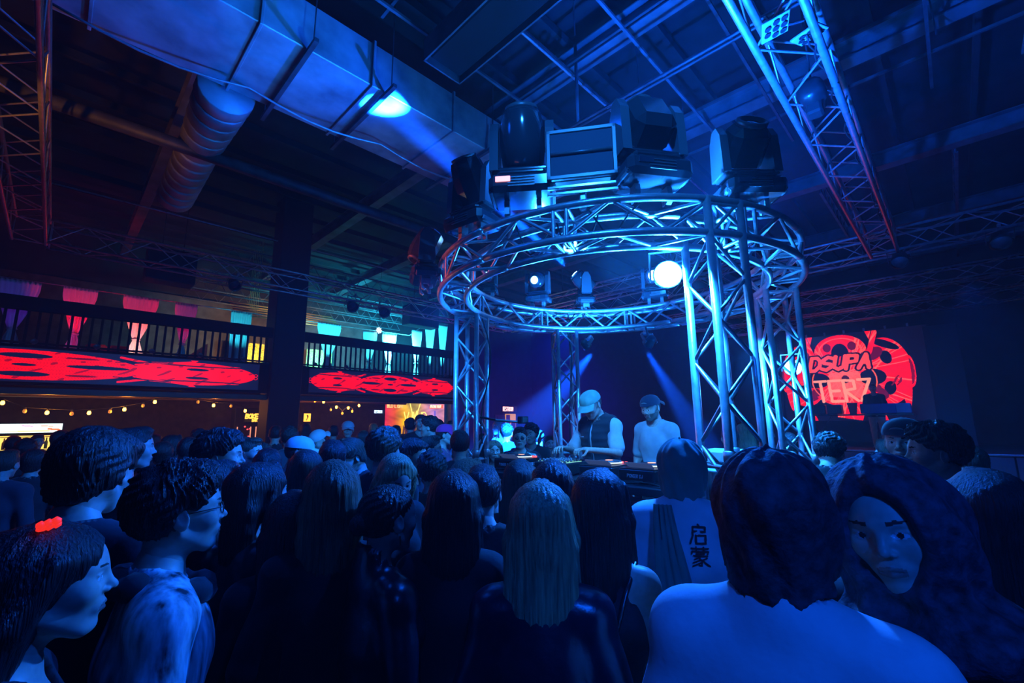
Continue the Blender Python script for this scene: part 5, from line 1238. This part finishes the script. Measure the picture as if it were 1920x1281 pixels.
def x_collar(c=(.6, .6, .62)):
    def fn(r, place, P, A):
        b = MB(); b.tube([(-.012 + .082 * cos(t), .088 * sin(t), 1.475 - .025 * cos(t)) for t in np.linspace(.5, 2 * pi - .5, 24)], .009, 6); b.build('collar_stripe', cloth(c), r, True)
    return fn
def x_ring_scarf(c, rr=.095, z=1.47, t_=.03, nm='scarf'):
    def fn(r, place, P, A):
        n = 40; b = MB(); pts = [(-.005 + rr * cos(t), (rr + .005) * sin(t), z - .03 * cos(t) + .008 * sin(5 * t)) for t in np.linspace(0, 2 * pi, n + 1)[:-1]]
        b.tube(pts, [t_ + .006 * sin(i * 1.3) for i in range(n)], 10, closed=True); b.build(nm, cloth(c), r, True)
    return fn
def x_earring():
    def fn(r, place, P, A):
        b = MB(); b.tube([(-.008, -.085, -.045), (-.008, -.087, -.075)], .003, 6); xf_mb(b, place).build('earring', CHROME, r)
    return fn

def x_vest(c):
    def fn(r, place, P, A):
        f = Field((-.22, -.27, .80), (.22, .27, 1.54), .009).pr(P[:4] + [q for q in P[4:] if q[0] == 'c' and q[3] <= .041 and abs(q[1][1]) < .01], .04, .034); x, y, z = f.grid()
        f.F += (.007 * np.abs(np.sin(z * 48)) - .004).astype(np.float32); f.clip(.88 - z); f.clip(abs(y) - .185 + .1 * np.maximum(z - 1.38, 0)); f.clip(.012 - (abs(y) + .8 * (x < 0)) ); f.cap((-.005, 0, 1.46), (.012, 0, 1.62), .078, .08, .006, 'd')
        V, Q = f.net(); link('vest', netmesh('vest', bendf(V, fn.bend), Q, [cloth(c)]), r)
        b = MB(); b.box((.0, -.09, 1.33), (.004, .05, .008)); b.v[0][:, 0] += .148; b.v[0] = bendf(b.v[0], fn.bend); b.build('badge', cloth((.6, .6, .6)), r)
    fn.bend = 0
    return fn
def x_headphones():
    def fn(r, place, P, A):
        b = MB(); b.tube([(-.02 + .10 * cos(t), .095 * sin(t), 1.49 - .02 * cos(t)) for t in np.linspace(.7, 2 * pi - .7, 22)], .009, 8)
        h = b.build('headphones', BLACKP, r, True); b = MB()
        for s in (-1, 1): b.lathe([(.02, -.02), (.04, -.016), (.042, .01), (.03, .016), (.001, .016)], 18, (.085, s * .055, 1.452), R=rotm(s * .9, 1.1, 0))
        b.build('ear_cups', BLACKP, h, True); b = MB()
        for s in (-1, 1): b.tube([np.array((.085, s * .055, 1.452)) + rotm(s * .9, 1.1, 0) @ np.array((.034 * cos(t), .034 * sin(t), .014)) for t in np.linspace(0, 2 * pi, 17)[:-1]], .003, 6, closed=True)
        b.build('cup_rings', CHROME, h, True)
    return fn
def x_print(cv, yc, zc, w, side, col_, nm='print'):
    """ink drawn on the shirt: only the inked cells become mesh, laid on the cloth"""
    def fn(r, place, P, A):
        sh = [c for c in r.children if c.name.split('.')[0] in ('shirt', 'jacket', 'dress')][0]; co = np.array([v.co for v in sh.data.vertices]); co = co[(co[:, 0] * side > 0) & (abs(co[:, 1]) < .25)]
        hh_, ww = cv.h, cv.w; zz = zc + w * hh_ / ww / 2 - np.arange(hh_ + 1) * w / ww; yy = yc + side * (np.arange(ww + 1) * w / ww - w / 2)
        ink = cv.a[:, :, 0] > .5; V = np.zeros((hh_ + 1, ww + 1, 3))
        cs = max(1, ww // 12); gy = yy[::cs]; gz = zz[::cs]; G = np.zeros((len(gz), len(gy)))
        for i, z_ in enumerate(gz):
            for j, y_ in enumerate(gy):
                d = np.hypot(co[:, 1] - y_, co[:, 2] - z_); G[i, j] = (co[np.argsort(d)[:6], 0] * side).max()
        for i, z_ in enumerate(zz):
            row = np.array([np.interp(z_, gz[::-1], G[::-1, j]) for j in range(len(gy))]); o = np.argsort(gy); V[i, :, 0] = side * (np.interp(yy, gy[o], row[o]) + .006)
        V[:, :, 1] = yy[None]; V[:, :, 2] = zz[:, None]; I = np.argwhere(ink); W1 = ww + 1; k = I[:, 0] * W1 + I[:, 1]; Q = np.stack([k, k + W1, k + W1 + 1, k + 1], 1)
        u, inv = np.unique(Q, return_inverse=True); link(nm, netmesh(nm, V.reshape(-1, 3)[u], inv.reshape(Q.shape), [cloth(col_)]), r)
    return fn
def x_scarf_tail(c, y0=.02):
    def fn(r, place, P, A):
        V = []; n, m = 14, 30
        for j in range(m + 1):
            t = j / m
            for i in range(n + 1):
                u = i / n - .5; wd = .07 + .09 * t
                V.append((-.135 - .045 * sin(min(1, t * 1.6) * pi * .5) + .03 * max(0, t - .5) + .010 * sin(i * 1.9 + 2 * t), y0 + .03 - .03 * t + u * wd, 1.50 - .40 * t))
        F = [(j * (n + 1) + i, (j + 1) * (n + 1) + i, (j + 1) * (n + 1) + i + 1, j * (n + 1) + i + 1) for j in range(m) for i in range(n)]
        b = MB(); b.add(V, F); o = b.build('scarf_tail', cloth(c), r, True); o.modifiers.new('t', 'SOLIDIFY').thickness = .008
        b = MB()
        for i in range(30):
            y = y0 + (i / 29 - .5) * .155; b.tube([(-.165, y, 1.105), (-.168, y + .004 * sin(i), 1.05), (-.166, y + .01 * sin(i * 2.), 1.0)], .0018, 4, caps=False)
        b.build('fringe', cloth(c), o)
    return fn
def x_cup(h=.1):
    def fn(r, place, P, A): pass
    return fn
def x_hairclip():
    def fn(r, place, P, A):
        b = MB()
        for k in range(6): b.lathe([(.001, -.008), (.008, -.003), (.008, .004), (.001, .009)], 8, (.0 - .011 * (k % 3), -.055 + .013 * (k // 3), .136 - .003 * k))
        xf_mb(b, place).build('hair_clip', lampm('glowing_red_gem', (1, .03, .02), .9), r, True)  # gems emit red by themselves, though the clip is no lamp
    return fn
def x_strap(side=-1):
    def fn(r, place, P, A):
        b = MB(); b.tube([(.06, side * .10, 1.38), (-.01, side * .115, 1.465), (-.10, side * .095, 1.40), (-.125, side * .06, 1.28), (-.12, side * .0, 1.12)], [.008] * 5, 8); b.build('bag_strap', cloth((.01, .01, .012), 'leather'), r, True)
    return fn
# ---------------------------------------------------------------- the people, nearest first
HANZI = [[(.5, 1), (.56, .92)], [(.2, .86), (.9, .86), (.88, .62)], [(.2, .62), (.88, .62)], [(.2, .86), (.18, .4), (.02, 0)], [(.36, .42), (.9, .42), (.88, 0), (.36, 0), (.36, .42)]]
HANZI2 = [[(.05, .92), (.95, .92)], [(.3, 1), (.3, .84)], [(.7, 1), (.7, .84)], [(.05, .64), (.08, .77), (.95, .77), (.9, .66)], [(.3, .66), (.72, .66)], [(.15, .55), (.88, .55)], [(.55, .54), (.2, .36)], [(.42, .46), (.58, .3), (.55, .03), (.42, .07)], [(.5, .34), (.1, .17)], [(.56, .22), (.08, .0)], [(.85, .44), (.62, .34)], [(.6, .32), (.98, .02)]]
cz = Canvas(60, 124, (0, 0, 0))
for st in HANZI: cz.line([(.02 + x * .42, .54 + y * .43) for x, y in st], .045, (1, 1, 1))
for st in HANZI2: cz.line([(.02 + x * .44, .02 + y * .44) for x, y in st], .036, (1, 1, 1))
N = 'near'; M_ = 'mid'; F_ = 'far'
BLK = (.012, .012, .016); WHT = (.72, .72, .74)
person(92, 1095, 190, 86, 'woman in sharp profile at the bottom left with red glittering hair clip', True, 'back', 'black', BLK, res=N, L=.26, extra=(x_hairclip(),), arms=('down', 'down'), s_rng=(.86, 1.1), D=.92)
person(345, 962, 165, 98, 'curly haired man in glasses and tie-dyed pale sweatshirt, lower left', False, 'curly', 'black', (.45, .48, .6), 'tiedye', res=N, extra=(x_glasses(), x_ring_scarf((.015, .015, .02), .10, 1.45, .032, 'dark_hood')), hp=-.05, D=1.3)
person(172, 885, 150, 146, 'tall dark haired man seen from behind, light stripe on his collar', False, 'floppy', 'dark', (.014, .015, .03), res=N, extra=(x_collar(),), hp=.12, D=1.42)
person(398, 925, 112, 118, 'person in a black leather jacket between the curly man and the dark column of hair', False, 'short', 'black', BLK, 'leather', res=M_, D=1.85)
person(488, 928, 118, 112, 'woman with long black hair, only a sliver of lit cheek showing', True, 'long', 'black', BLK, res=M_, L=.42, D=1.75)
person(622, 930, 124, 178, 'woman seen from behind with very long light brown hair', True, 'long', 'lightbrown', BLK, res=N, L=.50, D=1.62)
person(728, 972, 124, 122, 'woman with slicked back hair and earring in a shiny leather jacket', True, 'slick', 'dark', (.012, .012, .02), 'leather', res=N, extra=(x_earring(),), collar=True, hp=.05, D=1.55)
person(850, 945, 124, 176, 'woman seen from behind with long jet black hair, centre of the crowd', True, 'long', 'black', BLK, res=N, L=.46, D=1.66)
person(1014, 982, 136, 178, 'blonde woman seen from behind in a dark satin jacket', True, 'long', 'blonde', (.012, .013, .03), 'leather', res=N, L=.42, D=1.32)
person(1126, 948, 120, 168, 'woman seen from behind with black hair and a bare shoulder with a bag strap', True, 'long', 'black', BLK, res=N, L=.40, sleeve='strap', extra=(x_strap(),), D=1.55)
person(1278, 880, 98, 178, 'man in a green headscarf and white shirt with two black characters on the back', False, None, 'dark', WHT, res=N, wrap='rolled', wrapc=(.10, .22, .17), extra=(x_print(cz, -.055, 1.345, .080, -1, (.01, .01, .012)), x_scarf_tail((.10, .22, .17), .05)), D=2.12, gap=.024)
person(1452, 975, 228, 172, 'broad shouldered man in a black lace headscarf and plain white T-shirt', False, None, 'dark', WHT, res=N, wrap='rolled', wrapc=(.035, .035, .045), wrapk='lace', sleeve='short', D=.93, gap=.022, s_rng=(.8, 1.2))
person(1690, 982, 205, 350, 'man with his face toward the viewer inside a dark hood of cloth, lower right', False, 'tight', 'black', BLK, res=N, wrap='loose', wrapk='lace', wrapc=(.035, .04, .06), hp=.10, hr=.15, D=.95, s_rng=(.8, 1.2))
person(1696, 830, 80, 344, 'man in a backwards cap facing the viewer, right of the red screen', False, 'short', 'dark', BLK, res=N, extra=(x_cap((.03, .03, .045), True),))
person(1752, 850, 92, 286, 'man with dark full hair in profile to the left, beside the backwards cap', False, 'curly', 'dark', BLK, res=N)
person(1856, 965, 185, 196, 'dark silhouette of a long haired person at the right edge', True, 'long', 'black', BLK, res=M_, L=.35, D=1.25)
person(1540, 838, 62, 168, 'man in a black T-shirt leaning away, behind the lace headscarf', False, 'curly', 'black', (.02, .02, .03), res=M_, sleeve='short', bend=.35, D=3.3)
# second rank
person(250, 842, 76, 92, 'man in right profile with dark hair, behind the tall man with the collar stripe', False, 'short', 'dark', BLK, res=M_)
person(414, 858, 88, 78, 'brightly lit young man with dark curls looking right, left of the column', False, 'curly', 'black', BLK, res=N, D=2.45)
person(449, 845, 48, 62, 'first of three faces in a row behind the lit young man', False, 'short', 'dark', BLK, res=M_)
person(469, 850, 48, 58, 'middle of three faces in a row, bearded', False, 'short', 'brown', BLK, res=M_, beard=1)
person(488, 852, 46, 52, 'last of three faces in a row, nearest to the pale cap', False, 'floppy', 'dark', BLK, res=M_)
person(560, 848, 56, 82, 'bearded man in a pale baseball cap and glasses', False, 'short', 'dark', BLK, res=N, beard=1, extra=(x_cap((.7, .72, .72)), x_glasses()), hp=.1)
person(622, 862, 68, 186, 'man with black hair seen from behind, right of the pale cap', False, 'short', 'black', BLK, res=M_)
person(666, 850, 64, 305, 'young man with brown fringe bowing his head to the left', False, 'floppy', 'brown', BLK, res=N, hp=.45)
person(722, 846, 70, 150, 'person with bushy brown hair seen from behind, beside the bowed young man', False, 'curly', 'brown', BLK, res=M_)
person(738, 888, 86, 22, 'blonde woman looking down with a centre parting, face toward the viewer', True, 'long', 'blonde', BLK, res=N, L=.3, hp=.42, D=2.55)
cg = Canvas(40, 26, (0, 0, 0)); cg.line([(.1, .8), (.7, .9), (1.3, .7)], .08, (1, 1, 1)); cg.line([(.5, .7), (.45, .1)], .08, (1, 1, 1)); cg.line([(.8, .75), (.85, .2), (1.2, .1)], .08, (1, 1, 1))
person(776, 856, 72, 62, 'grinning man with long dark fringe in a printed black T-shirt', False, 'floppy', 'dark', BLK, res=N, sleeve='short', extra=(x_print(cg, 0, 1.30, .2, 1, (.5, .5, .6)),))
person(808, 843, 62, 86, 'clean shaven man in right profile, behind the grinning man', False, 'short', 'black', BLK, res=N)
person(836, 816, 42, 80, 'woman in a bright pink cap holding her hand up', True, 'short', 'dark', (.3, .1, .2), res=M_, extra=(x_cap((.9, .03, .25)),), arms=('face', 'down'))
person(882, 898, 80, 112, 'light brown haired woman in a sequined dress clasping her hands up', True, 'long', 'lightbrown', (.5, .5, .55), 'sequin', res=N, L=.24, arms=('face', 'face'), sleeve='strap', D=2.7)
cs_ = Canvas(30, 40, (0, 0, 0))
for k in range(5): cs_.line([(.02, .1 + k * .2), (.72, .1 + k * .2)], .07, (1, 1, 1))
person(927, 846, 46, 5, 'woman with long straight hair in a striped strap top, right of the left tower', True, 'long', 'lightbrown', (.03, .03, .04), res=N, L=.3, sleeve='strap', extra=(x_print(cs_, 0, 1.2, .16, 1, (.5, .5, .5)),))
person(975, 822, 46, 358, 'man in dark glasses with a thick scarf and open jacket', False, 'short', 'dark', (.02, .02, .025), 'leather', res=N, extra=(x_glasses(dark=True), x_ring_scarf((.16, .15, .14), .10, 1.455, .036)), arms=('cup', 'down'))
person(995, 815, 36, 340, 'man peering over the shoulder of the scarf wearer', False, 'curly', 'black', BLK, res=M_)
person(933, 803, 26, 305, 'blonde haired woman glowing pink far behind the left tower', True, 'long', 'blonde', (.6, .4, .5), res=F_, L=.2)
person(1029, 833, 34, 20, 'person raising one arm, left of the tower behind the booth', True, 'short', 'dark', (.4, .4, .45), res=F_, arms=('down', 'up'))
person(652, 806, 30, 2, 'person in a white and blue cap facing the viewer far back', False, 'short', 'dark', BLK, res=M_, extra=(x_cap((.6, .65, .7)),))
person(700, 806, 23, 182, 'fair haired man in a mustard shirt seen from behind, under the RESTROOM sign', False, 'short', 'blonde', (.35, .22, .06), res=F_)
person(602, 822, 38, 320, 'person in a backwards white cap bowing beside the pale baseball cap', False, 'short', 'dark', BLK, res=M_, extra=(x_cap((.6, .62, .62), True),), hp=.5)
person(769, 800, 27, 185, 'round dark head in front of the glowing banner, leftmost of three', False, 'curly', 'black', BLK, res=F_)
person(788, 793, 29, 10, 'middle of three dark heads in front of the glowing banner', False, 'short', 'black', BLK, res=F_, D=8.0, s_rng=(.9, 1.2))
person(804, 802, 36, 262, 'man with tall hair turned left in front of the glowing banner', False, 'curly', 'black', BLK, res=M_, D=6.2)
# left side and far ranks under the balcony
crowd = [(70, 829, 27, 12, 0, 'short', 'auburn', 'warm lit face looking back beside the drinks fridge'), (24, 836, 34, 185, 0, 'short', 'black', 'dark head before the fridge, at the left edge'),
 (47, 845, 38, 178, 0, 'curly', 'black', 'round dark head below the warm lit face'), (112, 826, 36, 160, 0, 'short', 'dark', 'dark head right of the drinks fridge'), (62, 868, 46, 170, 0, 'floppy', 'dark', 'dark head in the second row at the far left'),
 (10, 872, 52, 150, 0, 'short', 'brown', 'head cut by the left edge of the view'), (205, 817, 27, 170, 0, 'short', 'auburn', 'head in an orange lit knitted cap behind the tall man'), (286, 828, 27, 300, 1, 'long', 'dark', 'warm lit woman in profile facing left, far back'),
 (232, 822, 27, 175, 0, 'curly', 'black', 'dark head left of the warm lit woman'), (326, 836, 40, 100, 1, 'wavy', 'black', 'dark curly haired woman behind the lit young man'), (352, 846, 48, 175, 0, 'short', 'black', 'black head close behind the lit young man'),
 (372, 826, 36, 185, 0, 'curly', 'black', 'far dark head between the warm woman and the lit young man'), (302, 852, 46, 190, 0, 'floppy', 'black', 'dark head right of the profile man'), (372, 884, 60, 8, 1, 'long', 'black', 'pair of eyes peeping toward the viewer below the lit young man'),
 (322, 905, 72, 135, 0, 'short', 'black', 'man with a visible ear, between the tall man and the curly man'), (278, 935, 80, 178, 0, 'short', 'black', 'dark cap-like head right of the collar stripe'),
 (516, 815, 32, 180, 0, 'short', 'black', 'dark head in front of the brick pier'), (540, 822, 40, 200, 0, 'curly', 'dark', 'curly head at the foot of the dark column'), (625, 812, 28, 178, 0, 'short', 'black', 'dark head left of the white and blue cap'),
 (572, 806, 24, 200, 1, 'long', 'dark', 'small far head right of the column'), (680, 826, 34, 170, 0, 'short', 'dark', 'dark head before the mustard shirt'), (742, 812, 27, 180, 0, 'short', 'black', 'dark head under the left end of the banner'),
 (822, 800, 27, 175, 1, 'long', 'black', 'dark long haired head behind the pink cap'), (845, 802, 25, 10, 0, 'short', 'dark', 'man in dark glasses beside the pilaster'), (862, 835, 44, 185, 0, 'short', 'black', 'dark head seen through the left tower'),
 (905, 830, 36, 175, 1, 'long', 'dark', 'dark head between the two front tubes of the left tower'), (950, 812, 30, 170, 0, 'curly', 'black', 'dark head left of the scarf wearer'), (1010, 822, 33, 185, 0, 'short', 'dark', 'dark head right of the scarf wearer'),
 (976, 905, 66, 172, 1, 'long', 'brown', 'brown haired woman before the booth, left of the curly one'), (1036, 915, 74, 182, 1, 'wavy', 'black', 'curly dark haired head right before the booth'), (905, 925, 90, 178, 0, 'short', 'black', 'dark head below the clasped hands'),
 (1398, 812, 40, 178, 1, 'wavy', 'lightbrown', 'curly haired person seen through the nearest tower'), (1438, 815, 36, 175, 0, 'short', 'black', 'person in a cap seen between the right towers'), (1368, 822, 38, 200, 0, 'short', 'dark', 'dark head left of the curly one behind the nearest tower'),
 (1480, 835, 44, 185, 0, 'short', 'black', 'dark head behind the right tower'), (1660, 846, 42, 200, 0, 'short', 'dark', 'fist-height dark head left of the backwards cap'), (1825, 868, 60, 190, 0, 'short', 'black', 'dark head right of the man in left profile'),
 (150, 836, 40, 182, 0, 'curly', 'black', 'dark head between the fridge and the tall man'), (436, 880, 66, 178, 0, 'short', 'black', 'dark head below the row of three faces'), (572, 884, 78, 182, 1, 'long', 'dark', 'long dark hair below the pale cap'),
 (655, 878, 60, 175, 0, 'short', 'black', 'dark head below the bowed young man'), (500, 880, 70, 178, 0, 'short', 'black', 'dark head at the foot of the row of faces'), (810, 885, 74, 180, 0, 'curly', 'dark', 'dark head just right of the blonde woman')]
for k, (x, y, hh, fc, fm, hr_, hc_, lab) in enumerate(crowd):
    person(x, y, hh, fc, lab, bool(fm), hr_, hc_, ((.02, .02, .025), (.05, .05, .07), (.03, .02, .02), (.02, .03, .05))[k % 4], res=F_ if hh < 42 else M_, L=.3)
# filler bodies low in the foreground that close the dark mass
for k, (x, y, hh, fc, fm, lab) in enumerate(((548, 985, 120, 180, 1, 'dark long haired head between the two long haired women, low in the crowd'), (255, 1010, 140, 175, 0, 'black shape of a man below the tall man with the collar stripe'), (1185, 1010, 110, 182, 1, 'dark head low between the bare shoulder and the white shirt'))):
    if k == 0: person(x, y, hh, fc, lab, bool(fm), 'long', 'black', BLK, res=M_, L=.4)
# the two musicians and the one on the stage
vest = x_vest((.02, .022, .035)); vest.bend = .10
person(1122, 753, 60, 322, 'musician in a pale green cap, padded vest and headphones working the players', False, 'floppy', 'dark', (.65, .66, .66), res=N, sleeve='short', arms=(((.10, .25, 1.19), (.40, .17, 1.25)), ((.10, .25, 1.19), (.38, .13, 1.25))),
       hp=.42, bend=.10, extra=(x_cap((.22, .45, .38), logo='ARTS'), vest, x_headphones()), D=4.22, base=RZ, curl=.9)
person(1223, 763, 60, 326, 'bearded musician in a backwards navy cap and pale T-shirt beside the booth', False, 'short', 'dark', (.5, .55, .6), res=N, sleeve='short', hp=.28, beard=1, extra=(x_cap((.02, .025, .06), True),), D=4.38, base=RZ)
person(0, 0, 0, 0, 'performer in pale trousers standing before the red screen on the stage', False, 'short', 'dark', (.03, .03, .04), res=M_, at=(15.85, 1.62), aface=pi / 180 * 185 * 57.3 * .0 + 185, base=1.04, bottom=(.5, .42, .3), arms=('deck', 'deck'))
cf = {}
for l, d, s_ in PLACED:
    if not .9 <= s_ <= 1.1: print('SCALE', l, d, s_)
